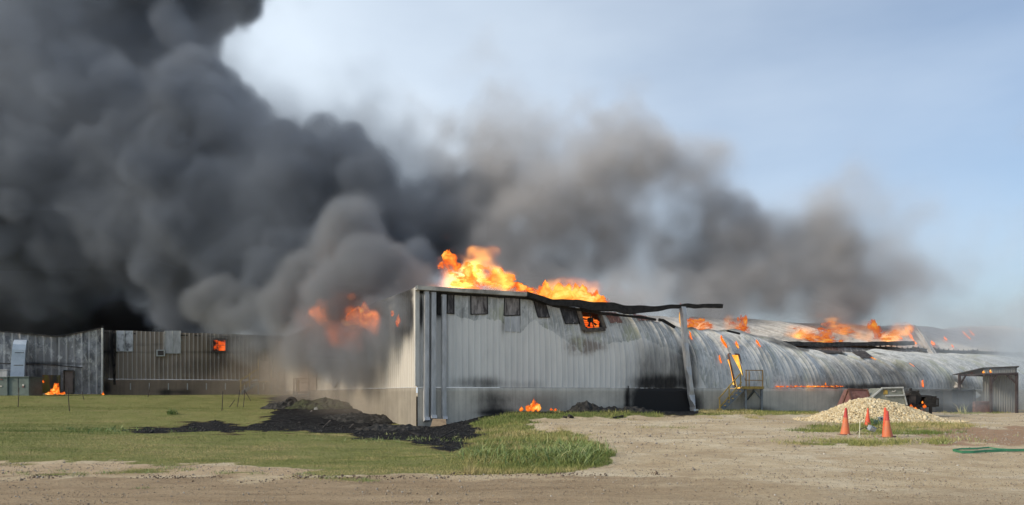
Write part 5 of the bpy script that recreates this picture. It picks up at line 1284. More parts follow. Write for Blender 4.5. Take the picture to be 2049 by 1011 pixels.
flame('flame bursting from the eave of the end wall through dark smoke, left half', [(668, 628, 42.5, 22, 30), (690, 614, 41, 20, 20), (658, 648, 42.7, 16, 18), (703, 594, 39.5, 10, 8)], FL_MID, .6)
flame('flame bursting from the eave of the end wall through dark smoke, right half', [(722, 634, 38.4, 28, 20), (740, 645, 37.8, 20, 16), (700, 645, 39.4, 18, 12)], FL_MID, .6)
flame('small flame lick high on the end wall near the corner', [(797, 645, 34.2, 5, 10), (785, 628, 34.5, 3, 5)], FL_SM, .9, False)
flame('low flame behind the leaning downspout and the far roof', [(1398, 652, 45, 26, 12), (1412, 656, 45, 18, 9), (1383, 650, 44, 12, 12)], FL_FAR, .4)
flame('tall thin flame right beside the leaning downspout', [(1362, 632, 41.0, 3, 20)], FL_MID, .3, False)
flame('flame over the roof between the gutter end and the first roof gap', [(1462, 652, 50, 18, 12), (1482, 652, 51, 14, 14), (1487, 664, 50, 14, 8)], FL_FAR, .8)
flame('wide flame over the dark valley gutter, left', [(1610, 674, 53, 28, 10), (1645, 670, 53, 30, 9), (1662, 656, 55, 22, 5), (1598, 662, 55, 14, 6), (1650, 681, 52, 36, 6)], FL_FAR, .6, depth=.5)
flame('thin orange flame streak over the middle of the roof', [(1690, 662, 57, 30, 8), (1710, 672, 55, 14, 5), (1668, 650, 58, 26, 5)], FL_FAR, .3, depth=.5)
flame('bright flame over the roof just left of the fallen channel', [(1750, 665, 55, 17, 13), (1743, 650, 55, 8, 8), (1785, 669, 55, 24, 7), (1805, 661, 55, 13, 6), (1765, 677, 54, 30, 6)], FL_FAR, .8, depth=.5)
flame('curling flame tip above the fallen channel', [(1815, 650, 56, 10, 5), (1824, 658, 56, 5, 8)], FL_FAR, .5, False)
# fire seen through the openings
GLOW = None
def glow(label, P, m=None):
    """a wall of flame standing inside the building behind an opening"""
    c = sum(P, Vector()) / len(P); b = MB(); _r = max((p - c).length for p in P)
    vs = []
    for v in I4V:
        d = mnoise.fractal(v * 2 + c, .8, 2, 4); vs.append(c + (U * v.x * _r * 1.05 - NR * v.y * .3 + Vector((0, 0, v.z * _r * 1.0))) * (1 + .25 * d))
    b.add(vs, I4F); return tag(b.build('flame', m or GLOW, None, smooth=True), label, 'flame', 'flames of the warehouse fire')
GLOW_F = inside_mat('fire_behind_fan', [(.35, (.35, .03, .004)), (.5, (.9, .10, .01)), (.65, (1, .24, .03))], 1.6, .85); GLOW_D = inside_mat('fire_behind_door', [(.35, (1, .30, .03)), (.5, (1, .55, .10)), (.65, (1, .80, .30))], .9, 1.1)
glow('fire inside the warehouse seen through the square exhaust fan', [p - NR * .95 for p in fc], GLOW_F)
glow('yellow fire inside the tilted doorway above the stairs', [p - NR * .75 + U * .55 for p in dq], GLOW_D)
# burning gaps between buckled sheets
def gap(label, px, py, w_, h_, sk, m=None, group='burning gaps in the buckled wall'):
    n = 10; vs = []; b = MB()
    for k in range(n + 1):
        f = k / n; wd = w_ * (math.sin(f * math.pi) ** .7) * (1 + .25 * random.uniform(-1, 1)) + .25; yy = py - h_ / 2 + h_ * f; xx = px - sk / 2 + sk * f
        for sg, o_ in ((-1, .05), (0, .11), (1, .05)):
            s_, t_ = sp_of(xx + sg * wd / 2, yy); x, y, z = wall_pt(s_, t_, o_ + .02); vs.append((float(x), float(y), float(z)))
    b.add(vs, [(3 * i + j, 3 * i + j + 1, 3 * i + j + 4, 3 * i + j + 3) for i in range(n) for j in range(2)])
    return tag(b.build('flame', m or GLOW_G, None), label, 'flame', group)
GLOW_G = bpy.data.materials.new('gap_fire'); GLOW_G.use_nodes = True; _t = GLOW_G.node_tree; _t.nodes.clear(); _g = NG.__new__(NG); _g.t = _t; _g.b = None; _g.m = GLOW_G; _g.tc = _t.nodes.new('ShaderNodeTexCoord')
_e = _t.nodes.new('ShaderNodeEmission'); _t.links.new(_g.cr(_g.noise(3, 6, .65), [(.3, (.85, .06, .005)), (.5, (1, .18, .015)), (.72, (1, .45, .08))]), _e.inputs[0]); _e.inputs[1].default_value = 1.0
_o = _t.nodes.new('ShaderNodeOutputMaterial'); _t.links.new(_e.outputs[0], _o.inputs[0])
gap('slanting orange gap just right of the leaning downspout', 1380, 672, 2, 16, 5)
gap('widest orange gap high in the buckled wall, above and left of the door', 1446, 684, 6, 24, 12)
gap('short orange gap above and right of the door', 1473, 690, 4, 14, 5)
gap('orange gap high on the wall right of the door', 1515, 687, 4, 14, 8)
gap('thin low orange gap left of the door', 1439, 719, 2, 16, 4)
gap('thin orange gap low on the hazy wall above the dark container', 1844, 768, 2.4, 14, 1)
gap('small orange gap in the hazy wall left of the fallen channel', 1824, 728, 3, 6, 10)
gap('thin orange gap in the hazy wall above the skip', 1745, 717, 2.4, 5, 10)
def rgap(label, px, py, w_, h_, sk):
    n = 8; vs = []; b = MB()
    S, T = np.meshgrid(np.linspace(s_of(1340, 5.5), s_of(2300, 5.5), 900), np.linspace(0, 1, 60), indexing='ij'); x, y, z = roof_pt(S, T, .0); A1_, A2_ = proj(x, y, z)
    for k in range(n + 1):
        f = k / n; wd = w_ * (math.sin(f * math.pi) ** .7) + .3; yy = py - h_ / 2 + h_ * f; xx = px - sk / 2 + sk * f
        for sg in (-1, 0, 1):
            i = np.argmin((A1_ - xx - sg * wd / 2) ** 2 + (A2_ - yy) ** 2); q = roof_pt(S.ravel()[i], T.ravel()[i], .16 + .05 * (sg == 0)); vs.append(tuple(float(v) for v in q))
    b.add(vs, [(3 * i + j, 3 * i + j + 1, 3 * i + j + 4, 3 * i + j + 3) for i in range(n) for j in range(2)])
    return tag(b.build('flame', GLOW_G, None), label, 'flame', 'burning gaps in the roof')
rgap('long slanting orange gap in the roof beside the fallen channel', 1820, 675, 6, 28, 18); rgap('short orange gap at the roof foot left of the fallen channel', 1800, 682, 7, 8, 12); rgap('orange gap at the lower end of the long slanting one', 1831, 692, 6, 8, 7)
rgap('round orange hole in the roof right of the fallen channel', 1867, 694, 8, 10, 5); rgap('small orange gap right of the round roof hole', 1892, 684, 5, 8, 6); rgap('longest curved orange gap on the hazy roof', 1934, 677, 3, 16, 16); rgap('upper curved orange gap on the hazy roof', 1944, 671, 3, 14, 12); rgap('small faint orange gap low on the hazy roof', 1906, 699, 3, 6, 4)
# small ground fires
def gfire(label, L, m=FL_SM, Yo=None, group='small fires on the ground'):
    P = []
    for px, py, rx, ry in L:
        Y = Yo or ground_hit(px, py + ry).y; P.append((px, py, Y, rx, ry))
    return flame(label, P, m, .9, False, group)
gfire('brightest ground fire at the foot of the long wall', [(1068, 814, 9, 9), (1058, 818, 8, 5), (1076, 816, 6, 7), (1043, 819, 4, 4)], Yo=33.3)
gfire('pair of tiny ground flames right of the brightest wall fire', [(1103, 820, 3, 2), (1112, 820, 4, 3)], Yo=33.8)
gfire('tiny flame left of the propped scorched sheet', [(1009, 826, 2, 4)], Yo=31.8)
gfire('flame lying low beside the brown door', [(107, 785, 9, 4), (113, 778, 6, 10), (101, 788, 9, 2.5)], Yo=49.8); gfire('low flame right under the brown door', [(122, 788, 9, 2.5), (118, 786, 3, 3)], Yo=49.6)
gfire('tiny flame at the corner of the grey metal building', [(206, 789, 2.5, 3)], Yo=52.2)
gfire('small round flame on the yellow scorched wall', [(86.5, 764.5, 2.2, 2.2)], Yo=50.2, group='small fires on the ground')
gfire('three small embers at the edge of the debris heap', [(559, 828, 3, 1.5), (567, 828, 3, 2.5), (574, 828.5, 2.5, 2.5)], Yo=41)
gfire('bright fire under the deck of the burnt trailer', [(1823, 818, 8, 4), (1830, 820, 6, 4), (1815, 816, 5, 2), (1820, 822, 9, 1.5)], Yo=37.2)
gfire('fire on the ground right of the trailer wheel', [(1845, 822, 5, 2.5), (1851, 825, 3, 1)], Yo=37.3); gfire('flame low in the frame of the burnt trailer', [(1850, 814, 3.5, 3), (1846, 806, 1.8, 2.5)], Yo=37.6)
gfire('small flames on the canopy sheet', [(1968, 745, 2, 2), (1982, 744, 1.8, 3), (1944, 747, 2, 1.4)], Yo=43.5)
# line of fire along the top of the concrete
L = [(x, 773.5, random.uniform(4, 8), random.uniform(1.2, 2)) for x in range(1556, 1690, 9)]
b_ = [(x, y, (C0 + U * s_of(x, -.12) + NR * .12).y, rx, ry) for x, y, rx, ry in L]
flame('long line of low flames along the top of the concrete base', b_, FL_SM, .5, False)
flame('tiny flame above the long line of low flames', [(1652, 769, (C0 + U * s_of(1652, -.12)).y, 1.5, 2.5)], FL_SM, .5, False)
# burning window in the rear wing
b = MB(); q0 = [wing_at(x, y, .05) for x, y in ((425, 679), (453, 679), (453, 704), (425, 704))]
b.prism([p - NW * .01 for p in q0], NW * -.02); fw = b.build('window', M['char'], RW); fw['label'] = 'window with orange fire behind it'
b = MB()
for i in range(4): b.bar(q0[i] + NW * .08, q0[(i + 1) % 4] + NW * .08, .14, .12)
b.bar(q0[0].lerp(q0[1], .38) + NW * .12, q0[3].lerp(q0[2], .38) + NW * .12, .04, .03); b.bar(q0[0].lerp(q0[3], .5) + NW * .12, q0[1].lerp(q0[2], .5) + NW * .12, .03, .03); b.build('window_frame', M['charmetal'], fw)
WINF = inside_mat('fire_behind_window', [(.40, (.012, .006, .005)), (.47, (.55, .06, .006)), (.58, (.9, .13, .012)), (.7, (1, .24, .03))], 1.3, .85)
b = MB(); n = 8; vs = []
for i in range(n + 1):
    for j in range(n + 1): vs.append(wing_at(427 + 24 * i / n, 681 + 21 * j / n, .085 + .02 * math.sin(i * 2.1 + j * 1.7)))
b.add(vs, [(i * (n + 1) + j, (i + 1) * (n + 1) + j, (i + 1) * (n + 1) + j + 1, i * (n + 1) + j + 1) for i in range(n) for j in range(n)])
tag(b.build('flame', WINF, None), 'fire seen in the burning window of the sooty wing', 'flame', 'flames of the warehouse fire')
# ------------------------------------------------------------------ smoke: real density grids
def up_noise(shape, cell, rs, seed_amp=1.0):
    """smooth random field on the grid, one feature per `cell` voxels (cubic-ish interpolation, separable)"""
    dims = [int(math.ceil(s / cell)) + 4 for s in shape]
    g = rs.standard_normal(dims).astype(np.float32)
    for ax, s in enumerate(shape):
        t = np.arange(s, dtype=np.float32) / cell + 1.0
        i = t.astype(int); f = t - i
        w0 = (1 - f) ** 3 / 6; w1 = (3 * f ** 3 - 6 * f ** 2 + 4) / 6
        w2 = (-3 * f ** 3 + 3 * f ** 2 + 3 * f + 1) / 6; w3 = f ** 3 / 6
        sh = [1, 1, 1]; sh[ax] = s
        g = (np.take(g, i - 1, ax) * w0.reshape(sh) + np.take(g, i, ax) * w1.reshape(sh)
             + np.take(g, i + 1, ax) * w2.reshape(sh) + np.take(g, np.minimum(i + 2, g.shape[ax] - 1), ax) * w3.reshape(sh))
    return g * (2.2 * seed_amp)

class Smoke:
    def __init__(s, name, lo, hi, vox, seed, warp=1.0):
        s.name, s.vox = name, vox
        s.lo = np.array(lo, np.float32); n = np.round((np.array(hi) - s.lo) / vox).astype(int) + 1
        s.n = tuple(int(v) for v in n); s.hi = s.lo + (n - 1) * vox
        s.rs = np.random.default_rng(seed)
        ax = [s.lo[i] + np.arange(s.n[i], dtype=np.float32) * vox for i in range(3)]
        s.ax = ax
        s.W = []
        for i in range(3):
            wv = up_noise(s.n, 9 / vox, s.rs, 1.3) + up_noise(s.n, 4 / vox, s.rs, .8) + up_noise(s.n, 1.8 / vox, s.rs, .42) + up_noise(s.n, max(1.6, .9 / vox), s.rs, .22)
            s.W.append((warp * wv).astype(np.float32))
        s.D = np.zeros(s.n, np.float32)
        # cauliflower detail: ridged noise, cells bulging outward
        b = np.zeros(s.n, np.float32)
        for c, a in ((6, .5), (3, .34), (1.5, .24), (0.8, .15)):
            if c / vox >= 1.5:
                b += a * np.abs(up_noise(s.n, c / vox, s.rs, 1.0))
        s.billow = b - b.mean()
        f = np.zeros(s.n, np.float32)
        for c, a in ((8, .5), (4, .35), (2, .25), (1.0, .15)):
            if c / vox >= 1.3:
                f += a * up_noise(s.n, c / vox, s.rs, 1.0)
        s.fbm = f
    def cluster(s, px, py, Y, r, dens=1.0, n=6, **k):
        s.blob(px, py, Y, r, dens, **k)
        for _ in range(n):
            d = s.rs.standard_normal(3); d /= np.linalg.norm(d); q = s.rs.uniform(.28, .5); o = s.rs.uniform(.7, 1.0)
            s.blob(px + d[0] * r * o, py - d[2] * r * o, Y + d[1] * r * o * Y / F, r * q, dens * 1.1, **k)
    def blob(s, px, py, Y, r, dens=1.0, soft=.3, bil=.5, wis=0.0, ry=1.0, rz=1.0, rough=1.0):
        """one puff: centre where photo pixel (px,py) meets depth Y, radius r photo pixels"""
        c = np.array(at(px, py, Y)); rr = np.array([r, r * ry, r * rz]) * Y / F
        m = rr * (1.6 + soft) + 4.0
        sl = []
        for i in range(3):
            a = int(max(0, (c[i] - m[i] - s.lo[i]) / s.vox)); b = int(min(s.n[i], (c[i] + m[i] - s.lo[i]) / s.vox + 1))
            if b <= a: return
            sl.append(slice(a, b))
        sl = tuple(sl)
        wf = min(1.0, max(rr) / 5.0); A_ = [s.ax[i][sl[i]].reshape([-1 if j == i else 1 for j in range(3)]) for i in range(3)]
        d = np.sqrt(sum(((A_[i] + wf * s.W[i][sl] - c[i]) / rr[i]) ** 2 for i in range(3)))
        v = (1 - d) + bil * s.billow[sl] * rough + wis * s.fbm[sl]
        v = np.clip(v / soft + .45, 0, 1); v = v * v * (3 - 2 * v)
        if wis > 0:
            v *= np.clip(1 - .5 * wis + 1.2 * wis * s.fbm[sl], 0.02, 2)
        D = s.D[sl]
        v *= dens; D[...] = np.sqrt(D * D + v * v)
    def build(s, mat, label, tex=.35):
        s.D *= np.clip(1 + tex * s.fbm + tex * .8 * up_noise(s.n, max(1.7, .8 / s.vox), s.rs, 1.0), .1, 2.2)
        # fade at the borders so that the box never shows
        for i in range(3):
            t = np.arange(s.n[i]); f = np.clip(np.minimum(t, s.n[i] - 1 - t) / 3.0, 0, 1).astype(np.float32)
            sh = [1, 1, 1]; sh[i] = s.n[i]; s.D *= f.reshape(sh)
        s.D[s.D < 1e-4] = 0
        cnt = s.D.size
        me = bpy.data.meshes.new(s.name); me.vertices.add(cnt)
        co = np.zeros((cnt, 3), np.float32); co[:] = (s.lo + s.hi) / 2; me.vertices.foreach_set('co', co.ravel())
        at_ = me.attributes.new('smoke_density', 'FLOAT', 'POINT'); at_.data.foreach_set('value', s.D.ravel())
        ob = bpy.data.objects.new(s.name, me); col.objects.link(ob)
        ob['kind'] = 'stuff'; ob['label'] = label; ob['category'] = 'smoke'
        me.materials.append(mat)
        g = bpy.data.node_groups.new(s.name + '_grid', 'GeometryNodeTree')
        g.interface.new_socket('Geometry', in_out='INPUT', socket_type='NodeSocketGeometry')
        g.interface.new_socket('Geometry', in_out='OUTPUT', socket_type='NodeSocketGeometry')
        gi = g.nodes.new('NodeGroupInput'); go = g.nodes.new('NodeGroupOutput')
        vc = g.nodes.new('GeometryNodeVolumeCube')
        vc.inputs['Min'].default_value = s.lo.tolist(); vc.inputs['Max'].default_value = s.hi.tolist()
        for k, a in enumerate('XYZ'): vc.inputs['Resolution ' + a].default_value = s.n[k]
        pos = g.nodes.new('GeometryNodeInputPosition')
        m1 = g.nodes.new('ShaderNodeVectorMath'); m1.operation = 'SUBTRACT'; m1.inputs[1].default_value = s.lo.tolist()
        m2 = g.nodes.new('ShaderNodeVectorMath'); m2.operation = 'MULTIPLY_ADD'
        m2.inputs[1].default_value = [1 / s.vox] * 3; m2.inputs[2].default_value = [.5] * 3
        m3 = g.nodes.new('ShaderNodeVectorMath'); m3.operation = 'FLOOR'
        m4 = g.nodes.new('ShaderNodeVectorMath'); m4.operation = 'DOT_PRODUCT'
        # indices above 2^24 do not fit a float exactly: keep grids below that
        m4.inputs[1].default_value = (s.n[1] * s.n[2], s.n[2], 1)
        fi = g.nodes.new('FunctionNodeFloatToInt'); fi.rounding_mode = 'ROUND'
        si = g.nodes.new('GeometryNodeSampleIndex'); si.data_type = 'FLOAT'; si.domain = 'POINT'; si.clamp = True
        na = g.nodes.new('GeometryNodeInputNamedAttribute'); na.data_type = 'FLOAT'; na.inputs['Name'].default_value = 'smoke_density'
        sm = g.nodes.new('GeometryNodeSetMaterial'); sm.inputs['Material'].default_value = mat
        L = g.links.new
        L(pos.outputs[0], m1.inputs[0]); L(m1.outputs[0], m2.inputs[0]); L(m2.outputs[0], m3.inputs[0]); L(m3.outputs[0], m4.inputs[0])
        L(m4.outputs['Value'], fi.inputs[0]); L(gi.outputs[0], si.inputs['Geometry']); L(na.outputs[0], si.inputs['Value']); L(fi.outputs[0], si.inputs['Index'])
        L(si.outputs[0], vc.inputs['Density']); L(vc.outputs[0], sm.inputs[0]); L(sm.outputs[0], go.inputs[0])
        md = ob.modifiers.new('grid', 'NODES'); md.node_group = g
        return ob

def smoke_mat(name, color, density=1.0, aniso=0.0):
    m = bpy.data.materials.new(name); m.use_nodes = True
    t = m.node_tree; t.nodes.clear()
    o = t.nodes.new('ShaderNodeOutputMaterial'); v = t.nodes.new('ShaderNodeVolumePrincipled')
    v.inputs['Color'].default_value = (*color, 1); v.inputs['Density'].default_value = density
    v.inputs['Anisotropy'].default_value = aniso
    t.links.new(v.outputs[0], o.inputs['Volume'])
    return m
def emissive(m, col_, k):
    t = m.node_tree; v = [n for n in t.nodes if n.type == 'PRINCIPLED_VOLUME'][0]; o = [n for n in t.nodes if n.type == 'OUTPUT_MATERIAL'][0]
    a = t.nodes.new('ShaderNodeAttribute'); a.attribute_name = 'density'; mm = t.nodes.new('ShaderNodeMath'); mm.operation = 'MULTIPLY'; mm.inputs[1].default_value = k
    e = t.nodes.new('ShaderNodeEmission'); e.inputs[0].default_value = (*col_, 1); ad_ = t.nodes.new('ShaderNodeAddShader')
    t.links.new(a.outputs['Fac'], mm.inputs[0]); t.links.new(mm.outputs[0], e.inputs[1]); t.links.new(v.outputs[0], ad_.inputs[0]); t.links.new(e.outputs[0], ad_.inputs[1]); t.links.new(ad_.outputs[0], o.inputs['Volume'])
    return m
VOX = globals().get('VOXF', 1.0)
# the great dark plume
A = Smoke('dark_smoke', (-66, 36, 1), (6, 86, 46), 0.31 * VOX, 3, 1.2)
main = [(100,50,72,190,.6),(345,40,74,112,.7),(400,-40,76,100,.7),(400,150,70,70,.7),(300,560,68,75,.7),(330,640,68,45,.5),(30,230,72,190,.6),(220,210,70,150,.6),(350,290,68,120,.7),(250,400,68,150,.6),(60,420,75,170,.7),
 (470,300,66,118,.7),(590,330,66,85,.7),(560,450,62,125,.6),(690,370,62,80,.6),(440,530,62,120,.6),(600,560,56,90,.6),(720,480,52,75,.5),(790,430,60,90,.5),
 (-150,100,75,200,.6),(-150,400,78,220,.7),(540,250,68,45,.5),(640,265,66,38,.4),(700,300,64,50,.4),
 (180,330,70,110,.6),(10,330,64,105,.6),(60,160,66,90,.5),(-40,470,66,90,.5),(110,470,66,80,.5),(300,480,66,100,.6),(150,500,74,110,.6),(480,590,60,90,.5),(380,600,64,70,.6),(780,480,58,80,.5),(900,470,60,70,.35),(930,395,62,55,.3),(520,460,63,90,.6),(850,540,50,50,.4)]
for (x,y,Y,r,d) in main: A.cluster(x,y,Y,r,dens=d*1.2,n=6,soft=.42,bil=.5,wis=.15)
for (x,y,Y,r,d) in [(100,200,66,330,.03),(350,350,62,260,.035),(560,430,58,200,.04),(620,330,62,130,.05),(450,120,70,110,.03),(760,330,62,90,.05),(850,420,58,110,.07),(520,560,54,130,.06),(470,60,70,60,.03),(540,210,66,60,.03)]: A.blob(x,y,Y,r,dens=d,soft=1.1,bil=.4,wis=.5)  # wide thin envelope added to soften contrast the way multiple scattering would
A.build(smoke_mat('dark_smoke', (.35, .39, .455)), 'thick dark grey smoke rolling up and left from the burning roofs')
N_ = Smoke('front_smoke', (-24, 29, 1.5), (3, 64, 17), 0.26 * VOX, 31, .9)
for (x,y,Y,r,d) in [(760,545,40,66,1.2),(835,555,38.5,38,.8),(700,505,45,80,1.2),(680,600,40,62,1.1),(615,610,46,74,1.1),(555,630,51,76,1.0),(490,620,54,72,.8),(640,680,42,54,.8),(565,680,49,54,.8),(715,655,36.6,38,.6),
 (790,592,35,38,1.0),(812,640,32.9,22,.6),(735,690,35.5,40,.25),(600,712,45,36,.5),(440,610,55,56,.7),(510,690,50,44,.4),(860,560,37.5,26,.5),(665,705,39,36,.5),(775,655,34.4,44,.9),(725,700,37,50,.4),(805,612,33.2,34,.8),(770,690,34.8,40,.35),(740,660,36.3,46,.7),(690,690,39,52,.5),(820,680,32.6,24,.25),(640,560,46,70,1.0),(755,620,36.5,34,.7),(560,715,48,40,.25)]:
    N_.cluster(x,y,Y,r,dens=d,n=5,soft=.5,bil=.5,wis=.2)
N_.build(smoke_mat('front_smoke', (.40, .42, .45)), 'grey smoke pouring out over the top of the cream end wall')
# black smoke low behind the left-hand buildings
K = Smoke('black_smoke', (-75, 64, 2), (-12, 92, 24), 0.7 * VOX, 9, 1.0)
for (x,y,Y,r,d) in [(60,620,78,90,1.2),(200,620,76,80,1.2),(-120,620,80,100,1.2),(320,640,74,60,1.0),(400,660,74,45,.8),(120,660,74,70,1.2),(260,660,72,60,1.2),(0,660,74,70,1.2)]: K.blob(x,y,Y,r,dens=d,soft=.5)
K.build(smoke_mat('black_smoke', (.06, .055, .055)), 'black smoke low behind the grey metal building')
# thinner brown grey smoke over the long roof
B = Smoke('grey_smoke', (-20, 46, 3), (50, 76, 44), 0.31 * VOX, 5, 1.5)
mid = [(940, 370, 62, 80, 0.272), (920, 440, 61, 80, 0.34), (965, 195, 66, 42, 0.102), (970, 270, 66, 46, 0.07), (860, 290, 66, 80, 0.17), (800, 250, 68, 50, 0.119), (735, 240, 68, 40, 0.085), (1060, 310, 64, 66, 0.06), (1040, 360, 64, 80, 0.084), (1130, 110, 66, 52, 0.009), (1130, 60, 66, 40, 0.009), (1235, 290, 64, 62, 0.158), (1200, 350, 64, 70, 0.137), (1120, 440, 62, 110, 0.105), (1230, 450, 62, 90, 0.116), (1020, 480, 60, 100, 0.184), (1150, 550, 58, 110, 0.211), (1260, 550, 60, 90, 0.184), (1290, 600, 58, 90, 0.211), (1130, 360, 66, 80, 0.063), (1330, 480, 64, 60, 0.037), (1350, 560, 62, 60, 0.116), (1365, 610, 58, 80, 0.184), (1475, 445, 63, 52, 0.192), (1465, 510, 62, 55, 0.192), (1450, 580, 60, 66, 0.161), (1430, 635, 57, 80, 0.154), (1540, 560, 62, 56, 0.077), (1550, 620, 59, 80, 0.123), (1625, 490, 63, 46, 0.084), (1645, 550, 62, 54, 0.173), (1655, 610, 60, 66, 0.161), (1600, 650, 58, 80, 0.115), (1720, 640, 62, 66, 0.084), (1800, 650, 62, 66, 0.054), (1900, 640, 62, 80, 0.031), (2000, 640, 62, 80, 0.019), (1740, 570, 64, 60, 0.019), (1860, 590, 64, 70, 0.012)]
for (x,y,Y,r,d) in mid: B.cluster(x,y,Y,r,dens=d,n=4,soft=.75,bil=.55,wis=.75)
for (x,y,Y,r,d) in [(780,330,66,110,.05),(880,340,66,110,.05),(1050,480,64,120,.06),(1300,560,62,130,.10),(1400,540,63,110,.06),(1550,600,60,120,.06),(1700,620,60,110,.035),(1800,600,64,100,.03),(1900,630,60,130,.03),(2030,640,60,120,.05),(1330,470,64,100,.10),(1390,400,65,80,.03),(1320,400,65,70,.05),(1760,645,60,120,.045),(1900,650,62,140,.03),(2040,650,62,150,.03),(1560,500,64,100,.05),(1700,500,64,90,.03),(1560,480,66,100,.02),(1020,150,68,70,.01)]: B.blob(x,y,Y,r,dens=d,soft=1.2,bil=.4,wis=.9)
B.build(smoke_mat('grey_smoke', (.74, .73, .735)), 'thinner brown grey smoke drifting off the long roof', .5)
# thin smoke over ground and right-hand end
P = Smoke('pale_smoke', (14, 34, 0), (52, 66, 11), 0.35 * VOX, 13, .8)
for (x,y,Y,r,ry,rz,d) in [(1900,812,42.0,80,1,.14,.03),(2030,810,42.5,80,1,.14,.03),(1870,760,46.5,60,1,.5,.02),(1980,720,50,110,1,.6,.12),(1850,705,51,110,.8,.4,.07),(2080,700,52,110,1,.6,.14),(1940,822,41,60,1,.05,.05),(1900,690,53,120,.8,.35,.16),(2020,678,55,120,.7,.4,.22),(2030,765,43.3,80,1,.5,.04),(1740,690,52,110,.6,.3,.02)]:
    P.blob(x,y,Y,r,dens=d,soft=.9,bil=.3,wis=.7,ry=ry,rz=rz)
P.build(smoke_mat('pale_smoke', (.80, .90, .99)), 'thin pale blue smoke drifting round the shed and container')
Q = Smoke('engine_smoke', (14, 33, 0), (32, 46, 8), 0.22 * VOX, 15, .5)
for (x,y,Y,r,ry,rz,d) in [(1812,778,38.6,14,1,1,1.5),(1790,760,40,32,1,.8,.7),(1740,745,41.2,40,.8,.9,.45),(1690,740,41.6,38,.6,.9,.3),(1770,735,41.5,40,.6,.8,.35),(1660,760,41,30,.5,.5,.25),(1330,800,36.6,34,.3,.6,.0)]:
    Q.blob(x,y,Y,r,dens=d,soft=.9,bil=.5,wis=.5,ry=ry,rz=rz)
Q.build(smoke_mat('engine_smoke', (.22, .21, .20)), 'dark smoke drifting up the wall from the burnt trailer')
T = Smoke('brown_haze', (-22, 27, 0), (-2, 62, 8), 0.35 * VOX, 17, .8)
for (x,y,Y,r,ry,rz,d) in [(620,815,44,70,1,.5,.10),(700,800,38,90,1,.6,.07),(760,770,36,80,1,.8,.05),(640,740,44,90,1,.6,.10),(560,770,52,70,1,.8,.09),(490,760,54,70,1,.8,.05),(660,850,33,50,1,.3,.12),(560,850,31,80,1,.15,.06)]:
    T.blob(x,y,Y,r,dens=d,soft=.9,bil=.3,wis=.6,ry=ry,rz=rz)
T.build(smoke_mat('brown_haze', (.72, .64, .56)), 'thin brownish smoke hanging before the cream end wall')
# burning gas: emission follows the density, hot yellow where it is thickest
def fire_mat(name, k, kd=.25, lo=(.9, .06, .006), mid_=(1, .17, .018), hi=(1, .46, .08)):
    m = bpy.data.materials.new(name); m.use_nodes = True; t = m.node_tree; t.nodes.clear(); L = t.links.new
    o = t.nodes.new('ShaderNodeOutputMaterial'); a = t.nodes.new('ShaderNodeAttribute'); a.attribute_name = 'density'
    cr = t.nodes.new('ShaderNodeValToRGB'); e_ = cr.color_ramp.elements; e_[0].position = .1; e_[0].color = (*lo, 1); e_[1].position = .85; e_[1].color = (*hi, 1); n = e_.new(.45); n.color = (*mid_, 1)
    L(a.outputs['Fac'], cr.inputs[0]); pw = t.nodes.new('ShaderNodeMath'); pw.operation = 'POWER'; pw.inputs[1].default_value = 1.8; L(a.outputs['Fac'], pw.inputs[0])
    mm = t.nodes.new('ShaderNodeMath'); mm.operation = 'MULTIPLY'; mm.inputs[1].default_value = k; L(pw.outputs[0], mm.inputs[0])
    e = t.nodes.new('ShaderNodeEmission'); L(cr.outputs[0], e.inputs[0]); L(mm.outputs[0], e.inputs[1])
    v = t.nodes.new('ShaderNodeVolumePrincipled'); v.inputs['Color'].default_value = (.5, .35, .28, 1); v.inputs['Density'].default_value = kd
    ad_ = t.nodes.new('ShaderNodeAddShader'); L(v.outputs[0], ad_.inputs[0]); L(e.outputs[0], ad_.inputs[1]); L(ad_.outputs[0], o.inputs['Volume']); return m
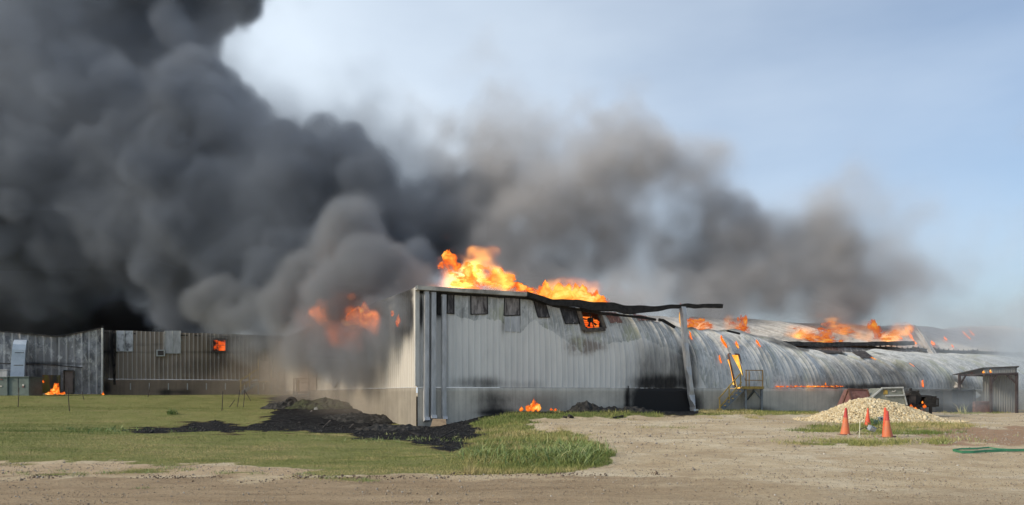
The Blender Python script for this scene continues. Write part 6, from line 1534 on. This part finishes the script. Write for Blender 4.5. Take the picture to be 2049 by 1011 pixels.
def fire(label, lo, hi, vox, puffs, k, seed, warp=.5, wis=.65, soft=.6, kd=.25, hi_c=(1, .38, .055)):
    S_ = Smoke('fire_glow', lo, hi, vox, seed, warp)
    # finer turbulence for fire
    S_.fbm = sum(a * up_noise(S_.n, max(1.6, c / vox), S_.rs, 1.0) for c, a in ((1.6, .5), (.8, .4), (.4, .3), (.2, .2)))
    S_.billow = sum(a * np.abs(up_noise(S_.n, max(1.6, c / vox), S_.rs, 1.0)) for c, a in ((1.4, .5), (.7, .35), (.35, .25))); S_.billow -= S_.billow.mean()
    S_.W = [sum(a * up_noise(S_.n, max(1.6, c / vox), S_.rs, 1.0) for c, a in ((1.5, .5), (.7, .3), (.3, .15))) * warp * (1.6 if i == 2 else 1) * 3 for i in range(3)]
    for p in puffs:
        x, y, Y, r, rz, d = p; S_.cluster(x, y, Y, r, dens=d, n=2, soft=soft, bil=.5, wis=wis, ry=.7, rz=rz)
    return S_.build(fire_mat('fire_glow', k, kd, hi=hi_c), label, .5)
fire('thin burning gas round the large flames behind the gutter', (-6, 36.5, 4.6), (8, 42, 12.5), .10 * VOX,
 [(900,536,38,26,.8,1.),(884,528,38.6,14,.9,.8),(930,548,38,40,.6,1.1),(965,556,38,42,.5,1.1),(1005,564,38,34,.5,1.),(960,565,38.5,70,.4,.8),(1035,573,38.6,34,.35,.9),(1068,580,38.6,30,.35,.9),(1098,584,38.5,22,.9,.9),(1135,595,38.5,38,.4,1.),(1178,602,39,36,.35,1.),(1215,610,39.5,26,.25,.8),(1150,590,40,60,.3,.3),(880,552,39,30,.6,.4),(925,530,40,50,.7,.3)], .46, 51, .16)
fire('thin burning gas round the flames at the end wall eave', (-14, 35.5, 3.5), (-4.5, 45, 9.5), .11 * VOX,
 [(668,628,42.0,26,1.1,.8),(690,612,40.6,20,1.,.7),(703,594,39.1,9,.8,.9),(722,636,38.0,28,.7,.8),(742,644,37.5,20,.8,.8),(700,655,39.4,50,.7,.3),(720,685,38,40,.6,.2),(797,645,33.9,6,1.6,.9)], .55, 53, .22, hi_c=(1, .22, .025))
fire('thin burning gas over the far roof', (10, 44, 4), (32, 60, 10), .18 * VOX,
 [(1396,654,45.5,20,.4,.6),(1414,657,45.5,16,.4,.5),(1465,652,50,20,.7,.8),(1484,654,51,18,.8,.8),(1610,672,53,36,.4,.9),(1645,666,53,40,.4,.9),(1662,655,55,30,.3,.7),(1690,660,57,34,.3,.7),(1650,680,52,46,.25,.8),(1750,662,55,28,.7,1.),(1745,650,55,12,1.,.8),(1788,668,55,32,.4,1.),(1808,660,55,18,.5,.8)], .15, 55, .22)
